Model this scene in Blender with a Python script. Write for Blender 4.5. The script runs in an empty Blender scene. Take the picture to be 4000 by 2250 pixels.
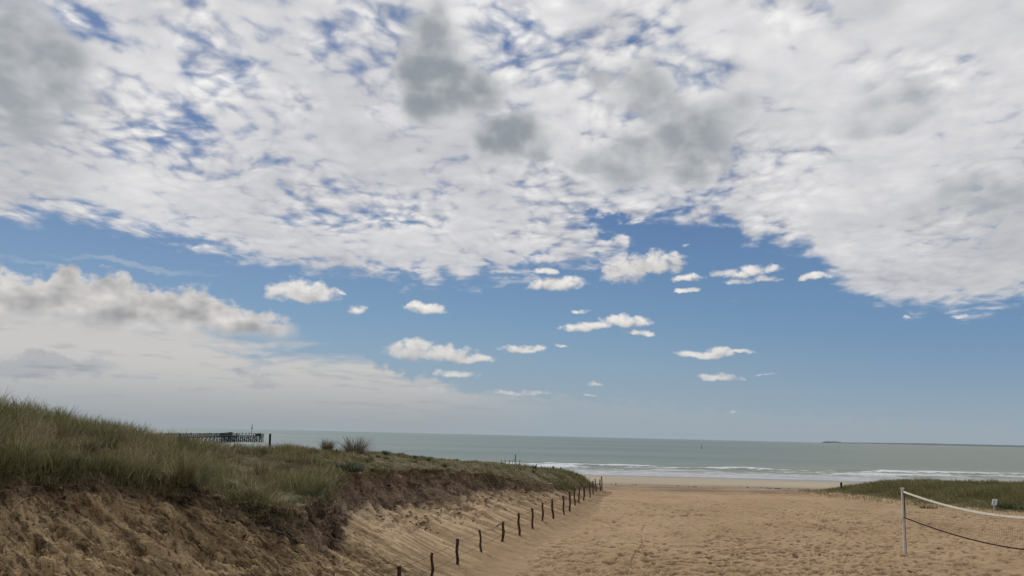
import bpy, bmesh, math, random
import numpy as np
from mathutils import Vector, Matrix
random.seed(7)
RNG = np.random.default_rng(7)
SC = bpy.context.scene
COL = SC.collection
R = math.radians

# ------------------------------------------------------------------ camera
CAM_Z = 7.0
FPX = 2965.0                      # focal length in photograph pixels (4000 wide)
PITCH, ROLL = math.atan(574.0 / FPX), R(1.34)
_r0, _u0, _f = Vector((1, 0, 0)), Vector((0, -math.sin(PITCH), math.cos(PITCH))), Vector((0, math.cos(PITCH), math.sin(PITCH)))
_r = math.cos(ROLL) * _r0 + math.sin(ROLL) * _u0
_u = -math.sin(ROLL) * _r0 + math.cos(ROLL) * _u0
cam_data = bpy.data.cameras.new('camera')
cam_data.sensor_width = 36.0
cam_data.lens = 36.0 * FPX / 4000.0
cam_data.clip_start, cam_data.clip_end = 0.1, 90000.0
cam = bpy.data.objects.new('camera', cam_data)
COL.objects.link(cam)
cam.matrix_world = Matrix(((_r.x, _u.x, -_f.x, 0), (_r.y, _u.y, -_f.y, 0), (_r.z, _u.z, -_f.z, CAM_Z), (0, 0, 0, 1)))
SC.camera = cam

def ray(px, py):                  # direction through a pixel of the 4000x2250 photograph
    return (_f + _r * ((px - 2000.0) / FPX) - _u * ((py - 1125.0) / FPX)).normalized()
def at_z(px, py, z):
    d = ray(px, py); t = (z - CAM_Z) / d.z
    return Vector((0, 0, CAM_Z)) + d * t
def at_y(px, py, y):
    d = ray(px, py); t = y / d.y
    return Vector((0, 0, CAM_Z)) + d * t
def at_range(px, py, y, z=None):
    return at_y(px, py, y)

# ------------------------------------------------------------------ light
SUN_AZ, SUN_EL = R(-34.0), R(46.0)          # azimuth from +Y towards +X, elevation
sun_dir = Vector((math.sin(SUN_AZ) * math.cos(SUN_EL), math.cos(SUN_AZ) * math.cos(SUN_EL), math.sin(SUN_EL)))
sun_data = bpy.data.lights.new('sun', 'SUN')
sun_data.energy, sun_data.angle, sun_data.color = 2.3, R(5.0), (1.0, 0.95, 0.87)
sun = bpy.data.objects.new('sun', sun_data)
COL.objects.link(sun)
sun.rotation_euler = sun_dir.to_track_quat('Z', 'Y').to_euler()
SC.view_settings.view_transform = 'Standard'
SC.view_settings.look = 'None'
SC.view_settings.exposure = 0.0
SC.view_settings.gamma = 1.0
SC.view_settings.use_curve_mapping = False

# ------------------------------------------------------------------ a small expression layer over shader nodes
class NT:
    def __init__(s, tree): s.t = tree; s.n = tree.nodes; s.l = tree.links
    def new(s, kind, **kw):
        n = s.n.new(kind)
        for k, v in kw.items(): setattr(n, k, v)
        return n
    def put(s, sock, v):
        if isinstance(v, E): s.l.new(v.o, sock)
        elif v is not None: sock.default_value = v
    def m(s, op, *a, clamp=False):
        n = s.new('ShaderNodeMath', operation=op, use_clamp=clamp)
        for i, v in enumerate(a): s.put(n.inputs[i], v)
        return E(s, n.outputs[0])
    def ss(s, x, a, b, c=0.0, d=1.0):          # smoothstep remap
        n = s.new('ShaderNodeMapRange', interpolation_type='SMOOTHSTEP')
        for i, v in enumerate((x, a, b, c, d)): s.put(n.inputs[i], v)
        return E(s, n.outputs[0])
    def lin(s, x, a, b, c=0.0, d=1.0):
        n = s.new('ShaderNodeMapRange')
        for i, v in enumerate((x, a, b, c, d)): s.put(n.inputs[i], v)
        return E(s, n.outputs[0])
    def xyz(s, x, y, z=0.0):
        n = s.new('ShaderNodeCombineXYZ')
        for i, v in enumerate((x, y, z)): s.put(n.inputs[i], v)
        return E(s, n.outputs[0])
    def sep(s, v):
        n = s.new('ShaderNodeSeparateXYZ'); s.put(n.inputs[0], v)
        return [E(s, o) for o in n.outputs]
    def vm(s, op, a, b=None):
        n = s.new('ShaderNodeVectorMath', operation=op)
        s.put(n.inputs[0], a)
        if b is not None: s.put(n.inputs[3] if op == 'SCALE' else n.inputs[1], b)
        return E(s, n.outputs[0])
    def dot(s, a, b):
        n = s.new('ShaderNodeVectorMath', operation='DOT_PRODUCT')
        s.put(n.inputs[0], a); s.put(n.inputs[1], b)
        return E(s, n.outputs['Value'])
    def after(s, v, x):           # v unchanged, but evaluated after x (keeps the shader stack small)
        n = s.new('ShaderNodeVectorMath', operation='MULTIPLY_ADD')
        s.put(n.inputs[0], x); n.inputs[1].default_value = (1e-9, 1e-9, 1e-9); s.put(n.inputs[2], v)
        return E(s, n.outputs[0])
    def place(s, v, cx, cy, sx, sy, rot=0.0):
        n = s.new('ShaderNodeMapping', vector_type='TEXTURE')
        s.put(n.inputs[0], v)
        n.inputs[1].default_value = (cx, cy, 0.0); n.inputs[2].default_value = (0.0, 0.0, rot); n.inputs[3].default_value = (sx, sy, 1.0)
        return E(s, n.outputs[0])
    def noise(s, v, scale, detail=4.0, rough=0.55, lac=2.0, dist=0.0, color=False, kind='FBM', dims='3D'):
        n = s.new('ShaderNodeTexNoise', noise_dimensions=dims, noise_type=kind)
        s.put(n.inputs['Vector'], v)
        for k, x in (('Scale', scale), ('Detail', detail), ('Roughness', rough), ('Lacunarity', lac), ('Distortion', dist)): s.put(n.inputs[k], x)
        return E(s, n.outputs[1 if color else 0])
    def voro(s, v, scale, smooth=0.6, detail=0.0, rnd=1.0, feature='SMOOTH_F1', out=0, dims='3D'):
        n = s.new('ShaderNodeTexVoronoi', feature=feature, voronoi_dimensions=dims)
        s.put(n.inputs['Vector'], v)
        n.inputs['Scale'].default_value = scale; n.inputs['Randomness'].default_value = rnd
        if 'Detail' in n.inputs: n.inputs['Detail'].default_value = detail
        if feature == 'SMOOTH_F1': n.inputs['Smoothness'].default_value = smooth
        return E(s, n.outputs[out])
    def curve(s, x, pts, lo, hi):              # piecewise curve: pts (x, y), x mapped to [lo, hi]
        ys = [p[1] for p in pts]; y0, y1 = min(ys) - 1e-3, max(ys) + 1e-3
        n = s.new('ShaderNodeFloatCurve')
        c = n.mapping.curves[0]
        for k, (a, b) in enumerate(pts):
            u, w = (a - lo) / (hi - lo), (b - y0) / (y1 - y0)
            if k == 0: c.points[0].location = (u, w)
            elif k == len(pts) - 1: c.points[-1].location = (u, w)
            else: c.points.new(u, w)
        n.mapping.use_clip = False
        n.mapping.extend = 'HORIZONTAL'
        for p in c.points: p.handle_type = 'AUTO'
        n.mapping.update()
        s.put(n.inputs['Value'], s.lin(x, lo, hi))
        return E(s, n.outputs[0]) * (y1 - y0) + y0
    def mix(s, f, a, b, blend='MIX'):
        n = s.new('ShaderNodeMix', data_type='RGBA', blend_type=blend)
        s.put(n.inputs[0], f)
        for i, v in ((6, a), (7, b)):
            if isinstance(v, tuple) and len(v) == 3: v = (*v, 1.0)
            s.put(n.inputs[i], v)
        return E(s, n.outputs[2])
    def ramp(s, f, stops):
        n = s.new('ShaderNodeValToRGB'); s.put(n.inputs[0], f)
        e = n.color_ramp.elements
        while len(e) < len(stops): e.new(0.5)
        for k, (p, c) in enumerate(stops): e[k].position = p; e[k].color = (*c, 1.0)
        return E(s, n.outputs[0])
class E:
    def __init__(s, nt, o): s.nt = nt; s.o = o
    def __add__(s, b): return s.nt.m('ADD', s, b)
    __radd__ = __add__
    def __mul__(s, b): return s.nt.m('MULTIPLY', s, b)
    __rmul__ = __mul__
    def __sub__(s, b): return s.nt.m('SUBTRACT', s, b)
    def __rsub__(s, b): return s.nt.m('SUBTRACT', b, s)
    def __truediv__(s, b): return s.nt.m('DIVIDE', s, b)
    def __neg__(s): return s.nt.m('MULTIPLY', s, -1.0)
    def max(s, b): return s.nt.m('MAXIMUM', s, b)
    def min(s, b): return s.nt.m('MINIMUM', s, b)
    def sq(s): return s.nt.m('MULTIPLY', s, s)
    def clamp(s): return s.nt.m('ADD', s, 0.0, clamp=True)

# ------------------------------------------------------------------ sky: Nishita air with broken altocumulus and small cumulus
world = bpy.data.worlds.new('World')
SC.world = world
world.use_nodes = True
world.cycles.sampling_method = 'MANUAL'
world.cycles.sample_map_resolution = 512
def build_sky():
    grp = bpy.data.node_groups.new('cloudy_sky', 'ShaderNodeTree')
    grp.interface.new_socket('Color', in_out='OUTPUT', socket_type='NodeSocketColor')
    t = NT(grp)
    def ae(px, py):                               # photograph position (2576-wide view) -> azimuth, elevation in degrees
        d = ray(px * 4000 / 2576, py * 4000 / 2576)
        return math.degrees(math.atan2(d.x, d.y)), math.degrees(math.asin(d.z))
    S = 4000 / 2576 / FPX * 57.3                  # degrees per such pixel
    geo = t.new('ShaderNodeTexCoord')
    d = t.vm('NORMALIZE', E(t, geo.outputs['Generated']))
    x, y, z = t.sep(d)
    az = t.m('ARCTAN2', x, y) * 57.2958
    el = t.m('ARCSINE', z) * 57.2958
    zz = z.max(0.0) + 0.13
    P = t.xyz(x / zz, y / zz, 0.0)                # where the ray meets a flat cloud deck
    A = t.xyz(az, el * 1.35, 0.0)                 # for clouds seen side-on
    wr = t.noise(P, 3.0, 3.0, 0.5, color=True)
    w0, w1, w2 = t.sep(wr)
    wa = t.noise(A, 0.33, 4.0, 0.6, color=True)
    a0, a1, a2 = t.sep(wa)
    azw, elw = az + (a0 - 0.5) * 5.0, el + (a1 - 0.5) * 3.2
    ws = t.noise(A, 0.16, 1.6, 0.45, color=True)
    s0, s1, s2 = t.sep(ws)
    SW = t.xyz(az + (s0 - 0.5) * 9.0, el + (s1 - 0.5) * 6.0, 0.0)
    AW = t.xyz(azw, elw, 0.0)
    def blob(px, py, rx, ry, tilt=0.0, X=AW, after=None):          # 1 at centre, 0 on the ellipse, negative beyond
        ca, ce = ae(px, py)
        if after is not None: X = t.after(X, after)
        q = t.place(X, ca, ce, rx * S, ry * S, tilt)
        return 1.0 - t.dot(q, q)
    def soft(b): return t.ss(b, -0.9, 0.75)

    # clear air
    sky = t.new('ShaderNodeTexSky', sky_type='NISHITA')
    sky.sun_disc = False
    sky.sun_elevation, sky.sun_rotation = SUN_EL, SUN_AZ
    sky.altitude, sky.air_density, sky.dust_density, sky.ozone_density = 0.0, 1.0, 0.6, 2.2
    air = t.vm('SCALE', E(t, sky.outputs[0]), 0.058)
    air = t.mix(0.62, air, t.mix(t.ss(el, 5.0, 19.0), (0.160, 0.320, 0.520), (0.080, 0.180, 0.410)))
    air = t.mix(t.ss(el, -1.5, 9.5, 0.93, 0.0), air, (0.330, 0.400, 0.455))
    air = t.mix(t.ss(az, 4.0, 34.0, 0.0, 0.35) * t.ss(el, 1.0, 7.0), air, (0.150, 0.265, 0.470))

    # --- small cumulus in the blue band
    cum = [(752,738,84,34,1),(800,748,44,22,.9),(1076,779,50,17,1),(1055,772,28,14,.9),(1040,886,66,32,1),(1120,893,80,27,1),(1195,903,55,15,1),(1400,718,80,22,1),
           (1376,681,30,13,.95),(1575,684,68,40,1),(1640,668,60,36,1),(1692,652,42,24,.72),(1726,700,34,15,.9),(1727,733,26,9,.8),(1870,684,92,15,.8),
           (1890,704,80,14,.62),(2048,700,28,11,.95),(1480,824,70,15,1),(1572,812,60,20,1),(1610,838,38,10,.9),(1318,880,56,13,.95),(1780,892,72,13,1),(1806,882,30,12,.95),
           (1862,888,28,7,.8),(1812,950,48,10,.95),(1150,943,56,12,.8),(1078,981,68,15,.62),(1300,989,95,10,.6),(1500,965,26,6,.6),(1465,783,22,8,.6),
           (1408,868,24,7,.55),(900,782,30,16,.5),(2408,798,22,6,.6),(2272,797,12,5,.5),(1928,943,60,4,.4),(1490,993,30,5,.6),(1845,1033,16,4,.6),(850,735,20,10,.7),(1735,622,16,6,.5),(1850,756,22,6,.45)]
    nf = t.noise(A, 1.15, 7.0, 0.52, dist=0.15)
    nl = t.noise(A, 0.85, 2.2, 0.5)
    nl2 = t.noise(t.xyz(az - 0.3, (el + 0.55) * 1.35, 0.0), 0.85, 2.2, 0.5)
    ab, eb = az + (a2 - 0.5) * 2.4, el + (a0 - 0.5) * 1.2
    AB = t.xyz(ab, eb, 0.0)
    def cumulus(V, start):
      M = None
      for (px, py, rx, ry, s_) in cum:
        ca, ce = ae(px, py)
        q = t.place(t.after(V, start if M is None else M), ca, ce, rx * S, ry * S)
        q = t.vm('MAXIMUM', q, t.vm('MULTIPLY', q, (-1.0, -1.5, 1.0)))       # flatter underneath
        m = t.m('MULTIPLY_ADD', t.dot(q, q), -0.72, s_ + 0.06)
        M = m if M is None else M.max(m)
      return M
    M = cumulus(AB, a2)
    Mu = cumulus(t.vm('ADD', AB, (-0.10, 0.42, 0.0)), M)
    c_cum = t.ss(M + (nf - 0.5) * 2.3, 0.02, 0.95)
    b_cum = ((nl - nl2) * 0.45 + (nf - 0.5) * 0.16 + 0.60 + t.ss(M - Mu, -0.9, 0.9, -0.20, 0.20)).clamp()
    col_cum = t.mix(b_cum, (0.14, 0.16, 0.19), (1.0, 0.95, 0.89))
    col_cum = t.mix(t.ss(el, 1.5, 9.0, 0.62, 0.0), col_cum, (0.40, 0.43, 0.46))
    out = t.mix(c_cum * 0.93, air, col_cum)

    # --- bank of cumulus on the left, dissolving downwards into a veil
    k = [ae(*p) for p in ((-260,640),(-100,668),(0,668),(60,688),(110,690),(180,657),(232,692),(300,682),(340,708),(420,722),(480,716),(560,752),(640,778),(740,800),(770,835),(830,860),(900,876),(1000,930),(1160,958),(1400,992),(1600,1010),(2100,1045),(2600,1075))]
    top = t.curve(az, k, k[0][0], k[-1][0])
    e2 = el + (nf - 0.5) * 2.6 + (a1 - 0.5) * 1.2
    below = t.ss(top - e2, -0.20, 0.70)
    stri = t.noise(t.xyz(x / zz * 0.55, y / zz * 0.55, 0.0), 2.0, 8.0, 0.62, dist=0.5)
    rr = ae(700, 850)[1]
    veil = t.ss(stri * 1.0 + t.lin(el, 0.5, rr, 0.42, 0.04) + t.lin(az, -34, -8, 0.20, -0.12) , 0.46, 0.66)
    right = t.ss(az + (a0 - 0.5) * 6, ae(1000, 900)[0], ae(1500, 990)[0], 1.0, 0.25)
    solid = t.ss(el + (a2 - 0.5) * 1.5, ae(300, 850)[1], ae(300, 790)[1]) * t.ss(az, ae(780, 800)[0], ae(690, 800)[0])
    c_bank = below * (solid.max(veil * right * 0.93))
    nb = t.noise(A, 0.42, 2.6, 0.5)
    nb2 = t.noise(t.xyz(az - 0.5, (el + 0.8) * 1.35, 0.0), 0.42, 2.6, 0.5)
    rim = t.ss(top - e2, 0.0, 1.7, 1.0, 0.0)
    b_bank = ((nb - nb2) * 0.9 + 0.47 + rim * 0.14 + (nf - 0.5) * 0.16 * solid).clamp()
    col_bank = t.mix(b_bank, (0.14, 0.155, 0.18), (0.92, 0.88, 0.84))
    lo = ae(300, 870)[1]
    col_low = t.mix(t.ss(el, 0.0, lo), (0.345, 0.375, 0.395), (0.60, 0.58, 0.56))
    dk = t.ss(t.noise(t.xyz(az * 0.45, el * 2.4, 3.0), 0.75, 4.0, 0.55), 0.52, 0.70, 0.0, 0.42)
    dk2 = soft(blob(110, 918, 105, 17)).max(soft(blob(640, 955, 60, 8)) * 0.6)
    col_low = t.mix((dk + dk2 * 0.5).clamp(), col_low, (0.335, 0.355, 0.400))
    col_bank = t.mix(solid, col_low, col_bank)
    out = t.mix(c_bank, out, col_bank)
    wisp = soft(blob(340, 662, 150, 9, -0.06)).max(soft(blob(75, 655, 60, 6)) * 0.6)
    out = t.mix(wisp * t.ss(stri, 0.38, 0.62) * 0.42, out, (0.52, 0.56, 0.60))

    # --- the altocumulus sheet
    k = [ae(*p) for p in ((-300,500),(0,508),(150,512),(300,540),(480,578),(640,622),(800,655),(1000,676),(1180,676),(1290,662),(1400,642),(1500,632),(1570,612),(1590,552),(1690,528),(1790,524),(1880,562),(2020,590),(2075,645),(2150,700),(2300,738),(2400,748),(2576,722),(2800,700))]
    edge = t.curve(az, k, k[0][0], k[-1][0])
    P2 = t.vm('ADD', P, t.vm('SCALE', wr, 0.16))
    p0, p1, p2 = t.sep(P2)
    ps = t.xyz(p0 * 0.85, p1 * 0.78, 0.0)
    cell = t.noise(ps, 11.5, 8.0, 0.52, dist=0.05, dims='2D')
    off = 0.030
    cell2 = t.noise(t.xyz(p0 * 0.85 + off * 0.4, p1 * 0.78 - off, 0.0), 11.5, 3.5, 0.50, dist=0.05, dims='2D')
    puff = t.voro(t.vm('ADD', ps, t.vm('SCALE', t.noise(ps, 20.0, 3.0, 0.6, color=True, dims='2D'), 0.04)), 21.0, 0.55, dims='2D')
    puff2 = t.voro(t.vm('ADD', ps, t.vm('SCALE', t.noise(ps, 26.0, 2.0, 0.6, color=True, dims='2D'), 0.025)), 44.0, 0.5, dims='2D')
    big = t.noise(P, 1.5, 3.0, 0.5)
    sd = el - edge + 1.1 + (cell - 0.5) * 3.6 + (w1 - 0.5) * 1.6
    inn = t.ss(sd, -0.4, 1.4)
    dens = (cell - 0.5) * 1.6 + (0.42 - puff) * 0.90 + (0.42 - puff2) * 0.34 + (big - 0.5) * 0.9
    gaps = [(500,290,150,95,.50,.5),(330,80,190,42,.50,.1),(590,95,100,36,.35,.4),(890,120,95,60,.52,.0),(1335,115,60,60,.55,.0),(1740,150,75,60,.50,.0),(1600,62,70,30,.42,.1),
            (1220,62,50,34,.40,0),(950,490,170,13,.45,0),(870,560,150,26,.40,.12),(1745,515,75,30,.65,0),(640,560,90,26,.2,.2),(100,30,160,30,.45,0),(440,330,60,60,.25,0),
            (1560,562,110,22,1.5,-.1),(1060,30,50,26,.3,0),(560,380,220,40,.18,0),(1700,60,60,30,.2,0),(1300,400,1,1,0,0)]
    bias = 0.59 + t.ss(az, 6, 24) * 0.22
    bias = bias - t.ss(az, 4.0, -14.0) * t.ss(el, 14.0, 22.0) * 0.02
    for (px, py, rx, ry, s_, tl) in gaps:
        if s_ > 0: bias = bias - soft(blob(px, py, rx * 1.15, ry * 1.15, tl, after=bias)) * (s_ * 0.64)
    sol = soft(blob(380, 500, 330, 60, -.12)).max(soft(blob(1020, 630, 380, 45, 0))).max(soft(blob(1050, 350, 260, 130, 0)))
    bias = bias + sol * 0.16 + t.ss(s2, 0.45, 0.62) * 0.22 - t.ss(sd, 0.0, 2.2, 0.28, 0.0)
    c_sh = t.ss(dens + bias, -0.42, 0.68) * inn
    back = t.ss(el, 40.0, 60.0)
    glow = t.ss(el, 9.0, 31.0) * (0.45 + 0.55 * t.ss(az, -24.0, 8.0))
    calm = 1.20 - 0.85 * (t.ss(s2 + t.ss(az, 14, 30) * 0.10, 0.40, 0.60).max(sol.clamp()))
    shade = ((cell - cell2) * 0.48 + (0.38 - puff) * 0.26 + (0.38 - puff2) * 0.09) * calm
    b_sh = 0.595 + shade * 1.0 + glow * 0.14 + (big - 0.5) * 0.42 + (w2 - 0.5) * 0.30 + (s0 - 0.5) * 0.25
    # lower, denser grey clouds hanging under the sheet
    greys = [(1078,115,78,70,.78,0),(1110,215,110,75,.95,-.3),(1285,350,82,58,.95,.2),(1650,255,140,60,.70,-.3),(1740,320,130,75,.80,-.2),(1640,385,190,50,.72,.0),
             (1530,230,90,50,.35,0),(50,170,130,110,.78,0),(20,330,160,90,.42,0),(930,345,95,50,.48,0),(1000,400,180,50,.25,0),(1960,345,110,50,.42,.2),(2470,535,140,46,.62,-.1),(2500,440,130,30,.35,0),(2560,620,160,70,.35,0),
             (2160,45,75,34,.45,0),(2215,280,100,30,.58,.15),(2130,402,90,18,.35,-.1),(2170,565,90,20,.40,.1),(2060,180,170,50,.22,0),(1760,160,80,60,.25,0),(1330,530,150,50,.25,0),(1150,640,120,20,.25,0),(120,440,190,50,.30,0),(2480,60,90,40,.35,0)]
    G = None
    for (px, py, rx, ry, s_, tl) in greys:
        g = t.ss(blob(px, py, rx * 1.22, ry * 1.22, tl, X=SW, after=G), -1.0, 1.0) * s_
        G = g if G is None else G.max(g)
    G = G.max(0.0) * (0.90 + (nb - 0.5) * 1.1).clamp()
    brt = soft(blob(975, 298, 60, 18)).max(soft(blob(1170, 60, 60, 50)) * 0.5).max(soft(blob(1340, 55, 120, 50)) * 0.6)
    b_sh = (b_sh + brt * 0.12 + t.lin(G, 0.0, 1.0, 0.0, -0.02)).clamp()
    col_sh = t.mix(b_sh, (0.07, 0.10, 0.19), (0.95, 0.935, 0.92))
    col_sh = t.mix(t.ss(G, 0.0, 0.90), col_sh, t.mix(t.ss(G, 0.30, 0.95), (0.50, 0.52, 0.53), (0.285, 0.315, 0.345)))
    c_sh = c_sh.max(t.ss(G, 0.12, 0.60) * inn)
    out = t.mix(c_sh * 0.985, out, col_sh)

    # under the horizon the world is only seen by rays that miss everything
    go = t.new('NodeGroupOutput')
    t.put(go.inputs[0], out)
    wt = NT(world.node_tree); wt.n.clear()
    gn = wt.new('ShaderNodeGroup'); gn.node_tree = grp
    bg = wt.new('ShaderNodeBackground'); bg.inputs['Strength'].default_value = 1.0
    wt.l.new(gn.outputs[0], bg.inputs['Color'])
    o = wt.new('ShaderNodeOutputWorld')
    wt.l.new(bg.outputs[0], o.inputs['Surface'])
build_sky()

# ------------------------------------------------------------------ helpers: tags, noise, meshes
def tag(o, label=None, cat=None, group=None, kind=None):
    for k, v in (('label', label), ('category', cat), ('group', group), ('kind', kind)):
        if v: o[k] = v
    return o
def empty(name, loc, label, cat, group=None):
    o = bpy.data.objects.new(name, None); COL.objects.link(o)
    o.location = loc; o.empty_display_size = 0.2
    return tag(o, label, cat, group)
def perlin(x, y, seed=0):
    xi = np.floor(x).astype(np.int64); yi = np.floor(y).astype(np.int64)
    xf = x - xi; yf = y - yi
    def g(ix, iy):
        h = (ix * 374761393 + iy * 668265263 + seed * 1442695041) & 0xFFFFFFFF
        h = ((h ^ (h >> 13)) * 1274126177) & 0xFFFFFFFF
        a = ((h ^ (h >> 16)) & 0xFFFF) * (2 * np.pi / 65536)
        return np.cos(a), np.sin(a)
    u = xf * xf * xf * (xf * (xf * 6 - 15) + 10); v = yf * yf * yf * (yf * (yf * 6 - 15) + 10)
    r = 0
    for ox in (0, 1):
        for oy in (0, 1):
            gx, gy = g(xi + ox, yi + oy)
            r = r + (gx * (xf - ox) + gy * (yf - oy)) * (u if ox else 1 - u) * (v if oy else 1 - v)
    return r * 1.5
def fbm(x, y, seed=0, octs=4, gain=0.5):
    r, a = 0.0, 1.0
    for k in range(octs):
        r = r + a * perlin(x * 2 ** k + 17.3 * k, y * 2 ** k - 9.1 * k, seed + k); a *= gain
    return r
def sstep(x, a, b):
    t = np.clip((x - a) / (b - a), 0, 1); return t * t * (3 - 2 * t)
def make_mesh(name, verts, loops_quads=None, tris=None, mat=None, smooth=True, attrs=None, uv=None):
    me = bpy.data.meshes.new(name)
    verts = np.ascontiguousarray(verts, dtype=np.float32).reshape(-1, 3)
    q = np.zeros((0, 4), np.int32) if loops_quads is None else np.asarray(loops_quads, np.int32).reshape(-1, 4)
    t = np.zeros((0, 3), np.int32) if tris is None else np.asarray(tris, np.int32).reshape(-1, 3)
    idx = np.concatenate([q.ravel(), t.ravel()]).astype(np.int32)
    tot = np.concatenate([np.full(len(q), 4), np.full(len(t), 3)]).astype(np.int32)
    st = np.concatenate([[0], np.cumsum(tot)[:-1]]).astype(np.int32)
    me.vertices.add(len(verts)); me.vertices.foreach_set('co', verts.ravel())
    me.loops.add(len(idx)); me.loops.foreach_set('vertex_index', idx)
    me.polygons.add(len(tot)); me.polygons.foreach_set('loop_start', st)
    me.polygons.foreach_set('use_smooth', np.full(len(tot), smooth, dtype=bool))
    me.update(calc_edges=True)
    for k, a in (attrs or {}).items():
        a = np.asarray(a, np.float32)
        if a.ndim == 1:
            at = me.attributes.new(k, 'FLOAT', 'POINT'); at.data.foreach_set('value', a)
        else:
            at = me.attributes.new(k, 'FLOAT_COLOR', 'POINT')
            if a.shape[1] == 3: a = np.concatenate([a, np.ones((len(a), 1), np.float32)], 1)
            at.data.foreach_set('color', a.ravel())
    if uv is not None:
        l = me.uv_layers.new(name='UVMap'); l.data.foreach_set('uv', np.asarray(uv, np.float32)[idx].ravel())
    if mat: me.materials.append(mat)
    return me
def grid_quads(nu, nv, wrap=False):
    i = np.arange(nu - (0 if wrap else 1)); j = np.arange(nv - 1)
    I, J = np.meshgrid(i, j, indexing='ij'); I2 = (I + 1) % nu
    return np.stack([I * nv + J, I2 * nv + J, I2 * nv + J + 1, I * nv + J + 1], -1).reshape(-1, 4)
def add(name, me, parent=None):
    o = bpy.data.objects.new(name, me); COL.objects.link(o)
    if parent: o.parent = parent
    return o
def material(name, base=(0.5, 0.5, 0.5), rough=0.8, spec=0.3):
    m = bpy.data.materials.new(name); m.use_nodes = True
    b = m.node_tree.nodes['Principled BSDF']
    b.inputs['Base Color'].default_value = (*base, 1); b.inputs['Roughness'].default_value = rough
    b.inputs['Specular IOR Level'].default_value = spec
    return m, NT(m.node_tree), b
def bump(t, b, h, strength, dist):
    n = t.new('ShaderNodeBump'); n.inputs['Strength'].default_value = strength; n.inputs['Distance'].default_value = dist
    t.put(n.inputs['Height'], h); t.l.new(n.outputs[0], b.inputs['Normal'])
def pos(t): return E(t, t.new('ShaderNodeNewGeometry').outputs['Position'])
def attr(t, name, out=2):
    n = t.new('ShaderNodeAttribute', attribute_name=name); return E(t, n.outputs[out])

# ------------------------------------------------------------------ materials of the ground
def mat_sand():
    m, t, b = material('dry_sand', rough=0.95, spec=0.15)
    p = pos(t); x, y, z = t.sep(p)
    n1 = t.noise(p, 0.22, 5.0, 0.6); n2 = t.noise(p, 2.3, 5.0, 0.65); n3 = t.noise(p, 14.0, 4.0, 0.7)
    c = t.mix(t.ss(n1, 0.36, 0.66), (0.278, 0.194, 0.112), (0.330, 0.236, 0.142))
    c = t.mix(t.ss(n2, 0.42, 0.74, 0.0, 0.28), c, (0.245, 0.162, 0.096))
    c = t.mix(t.ss(n3, 0.52, 0.75, 0.0, 0.22), c, (0.19, 0.126, 0.074))
    tr = attr(t, 'trodden_and_shade')
    c = t.mix(t.ss(tr, 0.30, 0.9) * 0.9, c, (0.112, 0.070, 0.041))  # shade of the print pits painted into the colour, along with trampled patches
    # smooth, paler sand seaward of the berm, wrack-dark line, then wet sand
    st = t.noise(t.xyz(x * 0.035, y * 0.55, 0.0), 1.0, 5.0, 0.6)
    sea_side = t.ss(y + (st - 0.5) * 4, 69.0, 73.0)
    c = t.mix(sea_side, c, t.mix(t.ss(st, 0.35, 0.65), (0.285, 0.238, 0.172), (0.345, 0.295, 0.222)))
    st3 = t.noise(t.xyz(x * 0.12, y * 0.7, 4.0), 1.0, 6.0, 0.7)
    wr = (t.ss(y + (st - 0.5) * 8, 62.0, 66.0) * t.ss(y + (st - 0.5) * 10, 106.0, 92.0)) * t.ss(st3, 0.36, 0.56)
    c = t.mix(wr * 0.9, c, (0.145, 0.100, 0.070))
    wet = t.ss(y + (st - 0.5) * 5, 130.0, 141.0)
    c = t.mix(wet, c, (0.20, 0.16, 0.12))
    t.put(b.inputs['Base Color'], c)
    t.put(b.inputs['Roughness'], t.mix(wet, (0.95,) * 3, (0.22,) * 3))
    t.put(b.inputs['Specular IOR Level'], t.m('ADD', wet * 0.35, 0.15))
    h = t.noise(p, 9.0, 5.0, 0.6) + t.noise(p, 1.8, 3.0, 0.5) * 0.8
    bump(t, b, h * (1.0 - sea_side * 0.9), 0.6, 0.06)
    return m
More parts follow.
